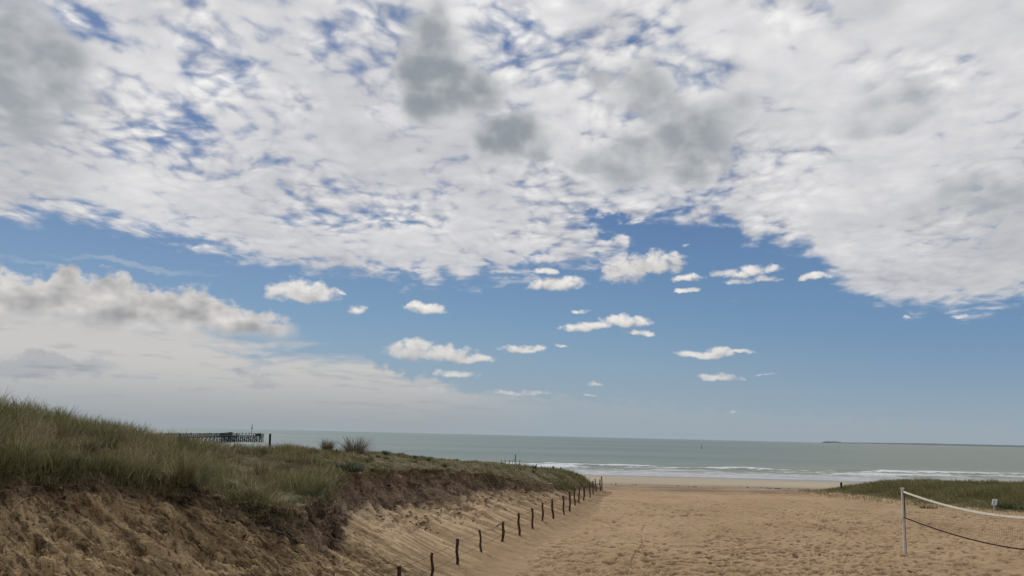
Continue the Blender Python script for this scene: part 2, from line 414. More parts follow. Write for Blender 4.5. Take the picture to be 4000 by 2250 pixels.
def mat_dune():
    m, t, b = material('dune_sand', rough=0.95, spec=0.12)
    uvn = t.new('ShaderNodeUVMap'); uvn.uv_map = 'UVMap'
    uv = E(t, uvn.outputs[0]); u, v, _ = t.sep(uv)
    p = pos(t)
    z = attr(t, 'zone', 0); g, o, s = t.sep(z)        # grass cover, scarp, near rough face
    st = t.noise(t.xyz(u * 2.6 + v * 0.12, v * 0.28, 0.0), 1.0, 6.0, 0.62, dist=0.3)
    st2 = t.noise(t.xyz(u * 9.0 + v * 0.4, v * 1.0, 5.0), 1.0, 5.0, 0.65, dist=0.2)
    n = t.noise(p, 1.1, 6.0, 0.62); nf = t.noise(p, 9.0, 5.0, 0.7)
    talus = t.mix(t.ss(st + t.lin(v, 1.5, 6.5, -0.10, 0.05), 0.42, 0.54), (0.272, 0.186, 0.108), (0.480, 0.358, 0.226))
    talus = t.mix(t.ss(st2, 0.50, 0.70, 0.0, 0.45), talus, (0.19, 0.122, 0.074))
    pz_ = t.sep(p)[2]
    talus = t.mix(t.ss(pz_ + (n - 0.5) * 0.6, 2.62, 3.35), t.mix(t.ss(n, 0.36, 0.66), (0.298, 0.208, 0.122), (0.348, 0.252, 0.154)), talus)
    rough = t.mix(t.ss(st * 0.6 + n * 0.4, 0.42, 0.58), (0.245, 0.167, 0.090), (0.420, 0.302, 0.172))
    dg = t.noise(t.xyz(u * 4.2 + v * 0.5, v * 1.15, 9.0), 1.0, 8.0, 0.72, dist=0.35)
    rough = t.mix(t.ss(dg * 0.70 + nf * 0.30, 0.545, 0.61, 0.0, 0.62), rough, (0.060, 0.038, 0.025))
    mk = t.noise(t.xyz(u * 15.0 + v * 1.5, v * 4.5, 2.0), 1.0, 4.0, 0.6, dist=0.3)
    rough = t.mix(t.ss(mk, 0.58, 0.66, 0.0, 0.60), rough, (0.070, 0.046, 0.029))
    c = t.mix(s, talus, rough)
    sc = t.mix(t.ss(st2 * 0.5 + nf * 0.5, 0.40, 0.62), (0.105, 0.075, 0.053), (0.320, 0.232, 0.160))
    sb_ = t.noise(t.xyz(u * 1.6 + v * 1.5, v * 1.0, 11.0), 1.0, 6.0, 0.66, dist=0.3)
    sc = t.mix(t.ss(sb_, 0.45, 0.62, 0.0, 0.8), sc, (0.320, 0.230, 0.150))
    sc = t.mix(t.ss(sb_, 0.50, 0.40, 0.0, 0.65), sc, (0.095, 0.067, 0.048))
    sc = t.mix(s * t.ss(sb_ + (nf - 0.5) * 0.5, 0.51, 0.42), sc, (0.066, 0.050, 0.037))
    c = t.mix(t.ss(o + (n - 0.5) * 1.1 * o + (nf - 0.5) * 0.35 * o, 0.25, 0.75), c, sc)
    gr = t.mix(t.ss(n, 0.40, 0.62), (0.085, 0.080, 0.042), (0.175, 0.138, 0.078))
    gr = t.mix(t.ss(nf, 0.50, 0.70, 0.0, 0.6), gr, (0.045, 0.044, 0.024))
    c = t.mix(t.ss(g + (n - 0.5) * 0.35 + (nf - 0.5) * 0.3, 0.35, 0.62), c, gr)
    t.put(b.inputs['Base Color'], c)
    crumb = t.voro(p, 16.0, 0.3, rnd=1.0)
    h = nf * 0.6 + st2 * 0.8 + t.noise(p, 28.0, 3.0, 0.6) * 0.25 - t.ss(mk, 0.55, 0.64) * s * 0.6 - t.ss(dg, 0.55, 0.62) * s * 0.5
    h = h + t.ss(crumb, 0.5, 0.1) * (s.max(o)) * 0.2 + sb_ * o * 1.4
    bump(t, b, h, 1.0, 0.10)
    return m
M_SAND, M_DUNE = mat_sand(), mat_dune()

# ------------------------------------------------------------------ beach: one sheet out to the sea bed and far inland
F0 = 1699.0
def base_z(x, y):
    yy = y + 1.2 * perlin(x * 0.02, x * 0 + 3.1, 5) + 0.5 * perlin(x * 0.11, x * 0 + 7.7, 6)
    z = np.interp(yy, [60, 65, 68, 73.5, 82, 100, 147, 200, 400, 4000], [2.7, 2.72, 2.80, 2.12, 1.75, 1.25, 0.0, -1.2, -4.0, -25.0])
    r = np.hypot(x, y)
    k = 2.7 * sstep(-r, -12.0, -3.0) + np.where(y < 0, 2.0 * sstep(-y, 2, 30), 0.0)
    return z + np.clip(k, 0, 3.2)
def build_beach():
    r = np.concatenate([np.linspace(0.8, 18.5, 26)[:-1], np.geomspace(18.5, 76.0, 640)[:-1], np.geomspace(76, 160, 110)[:-1], np.geomspace(160, 5000, 26)])
    a = np.radians(np.concatenate([np.linspace(-180, -24, 40)[:-1], np.linspace(-24, 37.5, 930)[:-1], np.linspace(37.5, 180, 36)[:-1]]))
    A, RR = np.meshgrid(a, r, indexing='ij')
    X, Y = RR * np.sin(A), RR * np.cos(A)
    Z = base_z(X, Y)
    near = sstep(-Y, -68, -60) * sstep(RR, 14, 20)
    Z += near * (0.055 * fbm(X * 0.16, Y * 0.16, 11, 3) + 0.030 * fbm(X * 0.8, Y * 0.8, 21, 3) + 0.016 * fbm(X * 2.6, Y * 2.6, 31, 3))
    Z += sstep(Y, 66, 70) * sstep(-Y, -90, -72) * 0.05 * fbm(X * 0.25, Y * 1.0, 41, 4)
    T = np.zeros_like(Z)
    r0, r1, nr = 18.5, 76.0, 640
    dlr = math.log(r1 / r0) / (nr - 1); a0, da = math.radians(-24), math.radians(61.5) / 929
    def stamp(px, py, ang, ra, rb, depth, rim=0.35, tone=1.0):
        rr = math.hypot(px, py); aa = math.atan2(px, py); w = 1.9 * max(ra, rb)
        i0 = int((aa - w / rr - a0) / da); i1 = int((aa + w / rr - a0) / da) + 2
        j0 = int(math.log(max(rr - w, r0) / r0) / dlr); j1 = int(math.log(min(rr + w, r1) / r0) / dlr) + 2
        i0, j0 = max(i0, 0), max(j0, 0); i1, j1 = min(i1, 928), min(j1, 638)
        if i1 <= i0 or j1 <= j0: return
        s = (slice(39 + i0, 39 + i1), slice(25 + j0, 25 + j1))
        dx, dy = X[s] - px, Y[s] - py; c, sn = math.cos(ang), math.sin(ang)
        q = np.hypot((dx * c + dy * sn) / ra, (dy * c - dx * sn) / rb)
        Z[s] += depth * (-np.exp(-q ** 5) + rim * np.exp(-((q - 1.25) / 0.30) ** 2))
        T[s] = np.maximum(T[s], tone * np.exp(-(q / 0.95) ** 6))  # painted shade inside the pit, strength set by tone
    # feet: walking lines across the sand, mostly towards the sea, and a scatter of single prints
    rg = np.random.default_rng(3)
    def dens(x, y):
        edge = np.interp(y, [18, 23, 32, 44, 58, 70], [-1.4, -0.6, 1.3, 4.4, 7.8, 9.0])
        return (x > edge)
    cnt = 0
    while cnt < 13500:
        y = 20 + 46 * rg.random() ** 1.25; x = -2 + rg.random() * (0.78 * y + 4)
        if not dens(x, y): continue
        k = float(fbm(np.array([x * 0.10]), np.array([y * 0.06]), 77, 2)[0])
        if rg.random() > 0.60 + 0.8 * k + (0.15 if y < 34 else 0.0): continue
        sz = 0.5 + 0.85 * rg.random() ** 1.6
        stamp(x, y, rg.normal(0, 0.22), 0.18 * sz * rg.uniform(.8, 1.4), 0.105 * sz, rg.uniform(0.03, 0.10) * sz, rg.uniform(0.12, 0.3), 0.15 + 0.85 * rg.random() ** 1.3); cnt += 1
    for _ in range(95):
        x, y = rg.uniform(-1, 26), rg.uniform(21, 40); h = rg.normal(0, 0.45); side = 1
        for s_ in range(int(rg.integers(12, 60))):
            x += 0.68 * math.sin(h); y += 0.68 * math.cos(h); h += rg.normal(0, 0.05); side = -side
            if y > 66 or not dens(x, y): break
            sz = rg.uniform(0.9, 1.2)
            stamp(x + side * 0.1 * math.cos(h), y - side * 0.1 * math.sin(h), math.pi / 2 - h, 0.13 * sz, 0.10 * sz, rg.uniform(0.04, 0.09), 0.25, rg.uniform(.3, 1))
    def line(pts, wd, depth, step, rim, jitter=0.0, tone=0.5, zz=2.7):
        w = [at_z(2400 + a_ / 2.229, 1600 + b_ / 2.229, zz) for a_, b_ in pts]
        for p, q in zip(w[:-1], w[1:]):
            L = (q - p).length; ang = math.atan2(q.y - p.y, q.x - p.x)
            for k in range(max(1, int(L / step))):
                c = p.lerp(q, k * step / L)
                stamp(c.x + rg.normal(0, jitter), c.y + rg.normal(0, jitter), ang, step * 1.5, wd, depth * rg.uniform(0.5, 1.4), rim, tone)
    line([(260, 1000), (235, 1060), (240, 1130), (248, 1170), (200, 1230), (160, 1290), (140, 1360), (105, 1449)], 0.045, 0.022, 0.12, 0.6, 0.0, 0.35)
    line([(1140, 862), (1350, 890), (1560, 912), (1730, 940), (1830, 975)], 0.18, -0.075, 0.34, 0.0, 0.12, 0.35)
    line([(600, 925), (860, 912), (1150, 962), (1500, 1000), (1900, 1060)], 0.14, 0.05, 0.30, 0.5, 0.05, 0.7)
    line([(1600, 960), (1800, 1020), (1950, 1075), (2100, 1130)], 0.16, 0.06, 0.30, 0.5, 0.05, 0.6)
    line([(500, 880), (640, 905), (700, 860)], 0.25, 0.04, 0.30, 0.6, 0.3, 0.5)
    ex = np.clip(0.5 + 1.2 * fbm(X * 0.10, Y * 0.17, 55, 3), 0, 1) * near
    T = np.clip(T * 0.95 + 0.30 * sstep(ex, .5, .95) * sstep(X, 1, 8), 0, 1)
    # sand heaped round the foot of the net post
    bp = at_z(3536, 2164, 2.7)
    dd = np.hypot(X - bp.x, Y - bp.y)
    Z += 0.13 * np.exp(-(dd / 0.55) ** 2) * (1 + 0.6 * fbm(X * 3, Y * 3, 61, 3))
    V = np.stack([X, Y, Z], -1)
    me = make_mesh('sand_beach', V, grid_quads(len(a), len(r), wrap=True), mat=M_SAND, attrs={'trodden_and_shade': T.ravel()})
    o = add('sand_beach', me); tag(o, kind='structure')
    return V, (39, 39 + 929), (25, 25 + 639)
BEACH, _bi, _bj = build_beach()

# ------------------------------------------------------------------ left dune: a sheet swept from the foot of the sand slope over the scarp and the crest
def W(px, py, y): return tuple(at_y(px, py, y))
def Kp(px, z, y):
    p = at_y(px, F0, y); return (p.x, y, z)
ST = [  # scarp edge, height of the scarp, foot of the slope, crest, how wild the face is (0..1), grass height
    ((-15.0, 7.0, 6.0), 0.35, (-8.5, 4.0), (-19.0, 13.0, 7.1), 1, .50),
    (W(-60, 1838, 12.9), 0.35, (-3.7, 11.0), Kp(-60, 7.50, 20), 1, .50),
    (W(290, 1822, 14.2), 0.40, (-2.7, 12.6), Kp(259, 6.90, 22), 1, .45),
    (W(600, 1858, 15.3), 0.40, (-2.2, 14.0), Kp(414, 6.66, 24), 1, .42),
    (W(880, 1938, 15.8), 0.40, (-1.6, 15.0), Kp(585, 6.52, 26), 1, .40),
    (W(1090, 1985, 16.6), 0.65, (-1.2, 16.0), Kp(700, 6.42, 28), 1, .34),
    (W(1225, 1958, 18.6), 1.00, (-1.0, 18.0), Kp(880, 6.15, 30), .9, .30),
    (W(1262, 1912, 20.8), 1.00, (-1.1, 20.3), Kp(1045, 6.10, 33), .5, .26),
    (W(1290, 1869, 24.2), 1.05, (-1.2, 22.6), Kp(1160, 6.00, 35), .2, .22),
    (W(1404, 1842, 29.0), 1.20, (-.7, 25.2), Kp(1314, 5.90, 38), .1, .16),
    (W(1583, 1833, 32.8), 1.40, (.2, 29.8), Kp(1493, 5.80, 42), .1, .11),
    (W(1718, 1833, 35.0), 1.25, (1.0, 33.2), Kp(1628, 5.50, 45), .1, .10),
    (W(1830, 1842, 37.5), .85, (1.7, 36.8), Kp(1763, 5.27, 47), .1, .11),
    (W(1942, 1856, 40.0), .70, (2.7, 40.5), Kp(1875, 5.12, 50), .1, .13),
    (W(2066, 1882, 43.5), .50, (4.0, 44.6), Kp(2020, 4.97, 53), .1, .16),
    (W(2180, 1893, 48.0), .35, (5.3, 50.0), Kp(2120, 4.63, 56), .1, .20),
    (W(2240, 1895, 53.0), .35, (6.6, 56.0), Kp(2220, 4.22, 59), .1, .24),
    (W(2290, 1890, 58.0), .25, (7.7, 60.5), Kp(2290, 3.62, 61), .1, .26),
    ((7.35, 62.9, 2.85), .05, (8.1, 62.9), (7.3, 63.6, 2.78), .1, .20)]
def build_dune():
    C = np.array([s[0] for s in ST]); SH = np.array([s[1] for s in ST]); Tt = np.array([s[2] for s in ST])
    K = np.array([s[3] for s in ST]); WILD = np.array([s[4] for s in ST]); GH = np.array([s[5] for s in ST])
    d = np.hypot(*np.diff((C[:, :2] + K[:, :2]) / 2, axis=0).T); s = np.concatenate([[0], np.cumsum(d)])
    def sm(vals, q):       # cubic interpolation along the stations
        vals = np.asarray(vals, float); m = np.gradient(vals, s, axis=0)
        k = np.clip(np.searchsorted(s, q) - 1, 0, len(s) - 2); h = s[k + 1] - s[k]; t = (q - s[k]) / h
        if vals.ndim > 1: h, t = h[:, None], t[:, None]
        return (2*t**3 - 3*t**2 + 1) * vals[k] + (t**3 - 2*t**2 + t) * h * m[k] + (-2*t**3 + 3*t**2) * vals[k + 1] + (t**3 - t**2) * h * m[k + 1]
    NU = 860
    g = np.linspace(0, 1, 4000); dist = np.interp(g * s[-1], s, np.hypot(C[:, 0], C[:, 1]) + 2)
    cum = np.concatenate([[0], np.cumsum(1 / dist[:-1])]); q = np.interp(np.linspace(0, cum[-1], NU), cum, g * s[-1])
    c, sh, tt, k, wild, gh = sm(C, q), sm(SH, q), sm(Tt, q), sm(K, q), np.clip(sm(WILD, q), 0, 1), np.clip(sm(GH, q), 0.05, 1)
    # ragged scarp edge in plan
    out = np.stack([tt[:, 0] - c[:, 0], tt[:, 1] - c[:, 1]], 1); L = np.hypot(*out.T)[:, None]; out = out / L
    fade = sstep(-q, -(s[-1] - 3), -(s[-1] - 10))
    rag = (0.22 * fbm(q * 0.9, q * 0, 3, 3) + 0.10 * fbm(q * 4.0, q * 0, 4, 3)) * (1 - 0.2 * wild) * fade
    c[:, :2] += out * rag[:, None]
    c[:, 2] += 0.09 * fbm(q * 0.8, q * 0, 5, 4) * fade
    b = c.copy(); b[:, :2] += out * (0.10 + 0.36 * sh)[:, None] ; b[:, 2] -= sh * (1 + 0.15 * fbm(q * 0.8, q * 0, 6, 3))
    t3 = np.concatenate([tt + out * 1.9, np.full((NU, 1), 2.60)], 1)
    back = np.stack([-out[:, 0], -out[:, 1]], 1)
    dr = np.interp(q / s[-1], [0, .8, 1], [13, 10, 1.2])[:, None]
    rr = np.concatenate([k[:, :2] + (0.4 * back + np.array([[-0.25, 0.95]]) * 0.9) * dr, np.full((NU, 1), 1.0)], 1)
    v1, v2, v3, v4 = np.linspace(0, 1, 150), np.linspace(0, 1, 85)[1:], np.linspace(0, 1, 150)[1:] ** 1.1, np.linspace(0, 1, 22)[1:]
    def seg(a, b_, w, curve=0.0):
        w = w[None, :, None]; o = a[:, None, :] * (1 - w) + b_[:, None, :] * w
        if curve is not None: o[..., 2] += (curve * (w * (1 - w)))[..., 0]
        return o
    s1 = seg(t3, b, v1); ww = v1[None, :]
    s1[..., 2] = 2.60 + (b[:, 2] - 2.60)[:, None] * (0.12 * ww + 0.88 * ww ** 1.55)        # concave talus foot
    s2 = seg(b, c, v2); w2 = v2[None, :]
    face = np.sin(np.pi * w2) ; s2[..., :2] -= (0.12 * face * sh[:, None])[..., None] * out[:, None, :]   # hollowed under the turf
    s3 = seg(c, k, v3); w3 = v3[None, :]
    s3[..., 2] += 0.25 * np.sin(np.pi * w3) * np.clip(1.2 - wild[:, None], 0, 1) * fade[:, None] + 0.35 * np.sin(np.pi * w3) * wild[:, None] * 0.3
    s4 = seg(k, rr, v4); s4[..., 2] += (0.5 * np.sin(np.pi * v4[None, :]) * (k[:, 2] - 1)[:, None] * 0.5)
    V = np.concatenate([s1, s2, s3, s4], 1)
    NV = V.shape[1]; n1, n2, n3 = len(v1), len(v1) + len(v2), len(v1) + len(v2) + len(v3)
    vv = np.concatenate([[0], np.cumsum(np.linalg.norm(np.diff(V[:NU // 2 + 1][-1], axis=0), axis=1))])
    VL = np.concatenate([np.zeros((NU, 1)), np.cumsum(np.linalg.norm(np.diff(V, axis=1), axis=2), axis=1)], 1)
    U = np.repeat(q[:, None], NV, 1)
    j = np.arange(NV)[None, :]
    z_sc = sstep(j, n1 - 14, n1 + 2) * (1 - sstep(j, n2 - 3, n2 + 6)) + 0 * U
    z_gr = sstep(j, n2 - 2, n2 + 5) + 0 * U
    # grass creeps down the face near the tip and hangs over the near edge
    creep = np.interp(q / s[-1], [0, .68, .80, .93, 1], [0, 0, .55, .9, .9])[:, None]
    hang = sstep(fbm(U * 1.3, VL * 0.8, 9, 3), -0.1, 0.5)
    z_gr = np.maximum(z_gr, creep * sstep(j, n1 + 4, n1 + 30) * np.ones_like(U) * (0.45 + 0.6 * hang))
    bare = (np.abs(q / s[-1] - 0.942) < 0.012)[:, None] * sstep(j, n1 - 30, n1 - 5) * (1 - sstep(j, n2 + 30, n2 + 40))
    z_gr = z_gr * (1 - bare); 
    z_sc = np.clip(z_sc * (0.25 + 0.85 * np.clip(sh * 1.3, 0, 1)[:, None]), 0, 1) * (1 - 0.8 * bare)
    # relief
    N = np.cross(np.gradient(V, axis=0), np.gradient(V, axis=1)); N /= np.linalg.norm(N, axis=2, keepdims=True) + 1e-9
    N *= np.sign(N[..., 2:3] + 1e-6)
    tal = (1 - sstep(j, n1 - 10, n1 + 5)) * sstep(j, 8, 45)
    Wd = wild[:, None]
    foot = sstep(j, 0, 40) * (1 - sstep(j, 70, 110))
    rel = foot * (1 - Wd) * (0.030 * fbm(V[..., 0] * 1.2, V[..., 1] * 3.2, 71, 3)) + tal * (1 - Wd) * (0.060 * fbm(U * 1.5 + VL * 0.1, VL * 0.22, 12, 4, .55) + 0.022 * fbm(U * 5 + VL * 0.3, VL * 0.8, 13, 3))
    lump = fbm(U * 1.1 + VL * 0.35, VL * 0.75, 14, 5, .58)
    rel += (tal + z_sc * 0.5) * Wd * (0.075 * lump - 0.13 * sstep(fbm(U * 2.4 + VL * 0.4, VL * 1.3, 15, 4, .6), .26, .48) + 0.045 * fbm(U * 5.5 + VL * 0.8, VL * 2.2, 26, 5, .66) - 0.05 * sstep(fbm(U * 9 + VL * 2.0, VL * 3.6, 27, 3, .6), .18, .42))
    # slumped blocks just under the scarp of the bay
    slump = sstep(j, n1 - 60, n1 - 25) * (1 - sstep(j, n1 - 4, n1 + 4)) * (1 - Wd) * np.interp(q / s[-1], [0, .35, .42, .62, .7, 1], [0, 0, 1, 1, .35, .2])[:, None]
    sl = fbm(U * 1.1, VL * 1.5, 16, 4, .5)
    rel += slump * 0.22 * np.clip(sl + 0.05, 0, 1) ** 0.7
    rel += slump * sstep(fbm(U * 3 + VL * .8, VL * 1.4, 18, 3), 0.22, 0.40) * -0.10
    flute = fbm(U * 2.2 + VL * 1.7, VL * 0.6, 17, 4, .6)
    rel += z_sc * (0.12 * flute + 0.13 * fbm(U * 1.5 + VL * 1.3, VL * 1.4, 19, 5, .6)) * np.clip(0.4 + sh[:, None], 0, 1)
    top = sstep(j, n2, n2 + 12)
    rel += top * (1 - sstep(j, n3 - 1, n3 + 5) * .5) * fade[:, None] * (0.16 * fbm(V[..., 0] * 0.35, V[..., 1] * 0.35, 20, 4) * (0.4 + Wd) + 0.05 * fbm(V[..., 0] * 1.6, V[..., 1] * 1.6, 25, 3))
    V = V + N * rel[..., None]
    zone = np.stack([z_gr, z_sc, np.repeat(Wd, NV, 1)], -1).reshape(-1, 3)
    me = make_mesh('dune', V, grid_quads(NU, NV), mat=M_DUNE, attrs={'zone': zone}, uv=np.stack([U, VL], -1).reshape(-1, 2))
    o = add('grassy_dune', me); tag(o, kind='structure')
    return V, N, q / s[-1], gh, wild, (n1, n2, n3), z_gr
DV, DN, DQ, DGH, DWILD, (DN1, DN2, DN3), DGR = build_dune()

# ------------------------------------------------------------------ right dune
RE = np.array([(23.6, 70.0), (25.0, 65.5), (26.5, 58.5), (27.9, 53.2), (30.2, 50.2), (33.0, 47.8), (38, 44.5), (46, 41), (60, 38), (90, 34)])
def right_z(X, Y):
    best = np.full(X.shape, 1e9); sgn = np.zeros(X.shape)
    for (x0, y0), (x1, y1) in zip(RE[:-1], RE[1:]):
        L2 = (x1 - x0) ** 2 + (y1 - y0) ** 2
        t = np.clip(((X - x0) * (x1 - x0) + (Y - y0) * (y1 - y0)) / L2, 0, 1)
        d = np.hypot(X - x0 - t * (x1 - x0), Y - y0 - t * (y1 - y0))
        cr = (x1 - x0) * (Y - y0) - (y1 - y0) * (X - x0)
        sgn = np.where(d < best, np.sign(cr), sgn); best = np.minimum(best, d)
    d = best * sgn + 0.7 * fbm(X * 0.22, Y * 0.22, 91, 3)
    bk = 1 - sstep(Y, 66.5, 80.0)
    h = 2.50 + 0.24 * sstep(d, -1.5, 0.5) + 1.22 * sstep(d, 0.0, 11.0) * (0.9 + 0.22 * fbm(X * 0.12, Y * 0.12, 92, 3)) + 0.07 * fbm(X * 0.9, Y * 0.9, 93, 3) * sstep(d, 0, 3)
    return h * bk + (1 - bk) * 0.2, d
def build_right():
    x = np.linspace(21, 95, 330); y = np.concatenate([np.linspace(32, 82, 230)])
    X, Y = np.meshgrid(x, y, indexing='ij'); Z, D = right_z(X, Y)
    g = sstep(D, 0.3, 5.0)
    zone = np.stack([g, 0 * g, 0 * g], -1).reshape(-1, 3)
    me = make_mesh('right_dune', np.stack([X, Y, Z], -1), grid_quads(len(x), len(y)), mat=M_DUNE, attrs={'zone': zone}, uv=np.stack([X, Y], -1).reshape(-1, 2))
    o = add('grassy_dune', me); tag(o, kind='structure')
    return X, Y, Z
RX, RY, RZ = build_right()

from mathutils.bvhtree import BVHTree
def _bvh():
    vs, fs, n = [], [], 0
    for G, st in ((BEACH[_bi[0]:_bi[1], _bj[0]:_bj[1] + 40], 4), (DV, 3), (np.stack([RX, RY, RZ], -1), 3)):
        g = G[::st, ::st]; a_, b_ = g.shape[:2]
        vs.append(g.reshape(-1, 3)); fs.append(grid_quads(a_, b_) + n); n += a_ * b_
    return BVHTree.FromPolygons(np.concatenate(vs).tolist(), np.concatenate(fs).tolist())
TREE = _bvh()
def on_ground(px, py):
    for k in range(60):            # things on the crest of the dune stand on the dune, not on the beach behind it
        h = TREE.ray_cast(Vector((0, 0, CAM_Z)), ray(px, py + k * 1.5))[0]
        if h is not None and (px > 2330 or h.y < 63.5): return h
    return at_z(px, py, 2.7)
def drop(x, y):
    h = TREE.ray_cast(Vector((x, y, 30)), Vector((0, 0, -1)))
    return h[0].z if h[0] is not None else 2.7

# ------------------------------------------------------------------ sea
def mat_sea():
    m, t, b = material('sea_water', (0.12, 0.17, 0.16), rough=0.42, spec=0.26)
    p = pos(t); x, y, z = t.sep(p)
    b.inputs['IOR'].default_value = 1.33
    band = t.noise(t.xyz(x * 0.0016, t.m('LOGARITHM', y.max(10.0), 2.718) * 2.6, 0.0), 1.6, 5.0, 0.55)
    c = t.mix(t.ss(band, 0.36, 0.64), (0.108, 0.152, 0.148), (0.145, 0.187, 0.180))
    c = t.mix(t.ss(x / y.max(1.0), 0.05, 0.62), c, (0.150, 0.172, 0.142))
    c = t.mix(t.ss(y, 190.0, 260.0, 0.35, 0.0), c, (0.24, 0.24, 0.20))
    # broken water: ragged white lines lying along the shore
    wx = t.noise(p, 0.03, 3.0, 0.5)
    yy = y + (wx - 0.5) * 14.0
    f1 = t.noise(t.xyz(x * 0.06, yy * 0.55, 0.0), 1.0, 7.0, 0.66, dist=0.3)
    f2 = t.noise(t.xyz(x * 0.5, y * 1.6, 2.0), 1.0, 5.0, 0.65)
    crest = attr(t, 'crest')
    zone = t.ss(yy, 160.0, 171.0) * t.ss(yy, 200.0, 188.0)
    c = t.mix(t.ss(yy, 176.0, 160.0, 0.0, 0.8), c, (0.30, 0.30, 0.31))  # pale sky reflection of the thin shore water, painted into the colour
    l1 = t.noise(t.xyz(x * 0.02, yy * 0.17, 9.0), 1.0, 5.0, 0.6)
    foam = t.ss(f1 * 0.50 + l1 * 0.35 + f2 * 0.32 + crest * 0.16 - 0.10, 0.525, 0.61) * zone
    swash = t.ss(yy, 172.0, 160.0) * t.ss(f1 * 0.5 + f2 * 0.5, 0.44, 0.58) * 0.55
    foam = foam.max(swash)
    caps = t.ss(t.noise(t.xyz(x * 0.05, y * 0.10, 7.0), 1.0, 6.0, 0.7), 0.735, 0.78) * t.ss(y, 200.0, 260.0) * 0.6
    foam = foam.max(caps)
    c = t.mix(foam * 0.8, c, (0.68, 0.71, 0.74))
    t.put(b.inputs['Base Color'], c)
    t.put(b.inputs['Roughness'], t.mix(foam, (0.42,) * 3, (0.9,) * 3))
    rip = t.noise(t.xyz(x * 0.35, y * 0.9, 0.0), 1.0, 8.0, 0.62)
    bump(t, b, rip, 1.0, 0.45)
    return m
def build_sea():
    y = np.concatenate([np.arange(138, 215, 0.33), np.geomspace(215, 13800, 80)])
    tx = np.concatenate([-np.geomspace(1.35, 0.78, 8)[:-1], np.linspace(-0.78, 0.78, 620), np.geomspace(0.78, 1.35, 8)[1:]])
    TX, Y = np.meshgrid(tx, y, indexing='ij'); X = TX * (Y + 60)
    ph = Y + 3.5 * fbm(X * 0.013, Y * 0.01, 101, 3)
    am = np.clip(0.5 + 1.3 * fbm(X * 0.03, Y * 0.06, 103, 3), 0, 1.2)
    env = sstep(Y, 150, 165) * (1 - sstep(Y, 195, 214))
    w = np.clip(np.sin(ph * 2 * np.pi / 11.0), 0, 1) ** 2
    Z = 0.02 + env * am * w * 0.55 + env * 0.08 * fbm(X * 0.4, Y * 0.9, 104, 3)
    me = make_mesh('sea', np.stack([X, Y, Z], -1), grid_quads(len(tx), len(y)), mat=mat_sea(), attrs={'crest': (env * am * w).ravel()})
    o = add('sea', me); tag(o, kind='structure')
build_sea()

# ------------------------------------------------------------------ small mesh builder
class MB:
    def __init__(s): s.v, s.f = [], []
    def ring(s, c, r, ax, n=8, ph=0.0, rx=None):
        ax = Vector(ax).normalized(); h = Vector((0, 0, 1)) if abs(ax.z) < .9 else Vector((1, 0, 0))
        a = ax.cross(h).normalized(); b = ax.cross(a)
        i = len(s.v)
        for k in range(n):
            t = 2 * math.pi * k / n + ph; q = r[k] if isinstance(r, (list, tuple)) else r
            s.v.append(tuple(Vector(c) + a * (math.cos(t) * q) + b * (math.sin(t) * q)))
        return i
    def tube(s, pts, rad, n=8, cap=True):
        pts = [Vector(p) for p in pts]; ids = []
        for k, p in enumerate(pts):
            ax = pts[min(k + 1, len(pts) - 1)] - pts[max(k - 1, 0)]
            ids.append(s.ring(p, rad[k] if isinstance(rad, (list, tuple)) else rad, ax, n))
        for a, b in zip(ids[:-1], ids[1:]):
            for k in range(n): s.f.append((a + k, a + (k + 1) % n, b + (k + 1) % n, b + k))
        if cap: s.f.append(tuple(range(ids[0] + n - 1, ids[0] - 1, -1))); s.f.append(tuple(range(ids[-1], ids[-1] + n)))
        return s
    def box(s, c, d, rot=None):
        i = len(s.v); c = Vector(c)
        for z in (-1, 1):
            for x, y in ((-1, -1), (1, -1), (1, 1), (-1, 1)):
                p = Vector((x * d[0] / 2, y * d[1] / 2, z * d[2] / 2))
                if rot is not None: p = rot @ p
                s.v.append(tuple(c + p))
        for f in ((3, 2, 1, 0), (4, 5, 6, 7), (0, 1, 5, 4), (1, 2, 6, 5), (2, 3, 7, 6), (3, 0, 4, 7)): s.f.append(tuple(i + k for k in f))
        return s
    def beam(s, a, b, w, h):
        a, b = Vector(a), Vector(b); d = b - a
        return s.box((a + b) / 2, (w, h, d.length), d.to_track_quat('Z', 'Y').to_matrix())
    def build(s, name, mat, parent=None, loc=None, smooth=False):
        me = bpy.data.meshes.new(name); v = s.v
        if loc is not None: v = [tuple(Vector(p) - Vector(loc)) for p in v]
        me.from_pydata(v, [], s.f); me.materials.append(mat)
        if smooth: me.polygons.foreach_set('use_smooth', [True] * len(me.polygons))
        o = add(name, me, parent)
        if loc is not None and parent is None: o.location = loc
        return o

def wood(name, c1, c2, scale=30.0):
    m, t, b = material(name, rough=0.9, spec=0.15)
    oc = t.new('ShaderNodeTexCoord'); x, y, z = t.sep(E(t, oc.outputs['Object']))
    n = t.noise(t.xyz(x * scale, y * scale, z * scale * 0.12), 1.0, 5.0, 0.65)
    t.put(b.inputs['Base Color'], t.mix(t.ss(n, 0.36, 0.64), c1, c2)); bump(t, b, n, 0.9, 0.02)
    return m
M_POST = wood('weathered_stake_wood', (0.022, 0.014, 0.012), (0.085, 0.050, 0.040), 45)
M_PIER = wood('tarred_pier_timber', (0.010, 0.010, 0.012), (0.032, 0.031, 0.032), 3)
M_DECK = wood('grey_pier_boards', (0.11, 0.11, 0.108), (0.20, 0.195, 0.185), 3)
M_RAIL = wood('grey_railing_timber', (0.040, 0.041, 0.046), (0.085, 0.085, 0.088), 3)
M_BLACK = wood('black_stump_wood', (0.010, 0.010, 0.012), (0.030, 0.029, 0.030), 12)
M_WIRE = material('rusty_wire', (0.110, 0.070, 0.050), 0.7)[0]
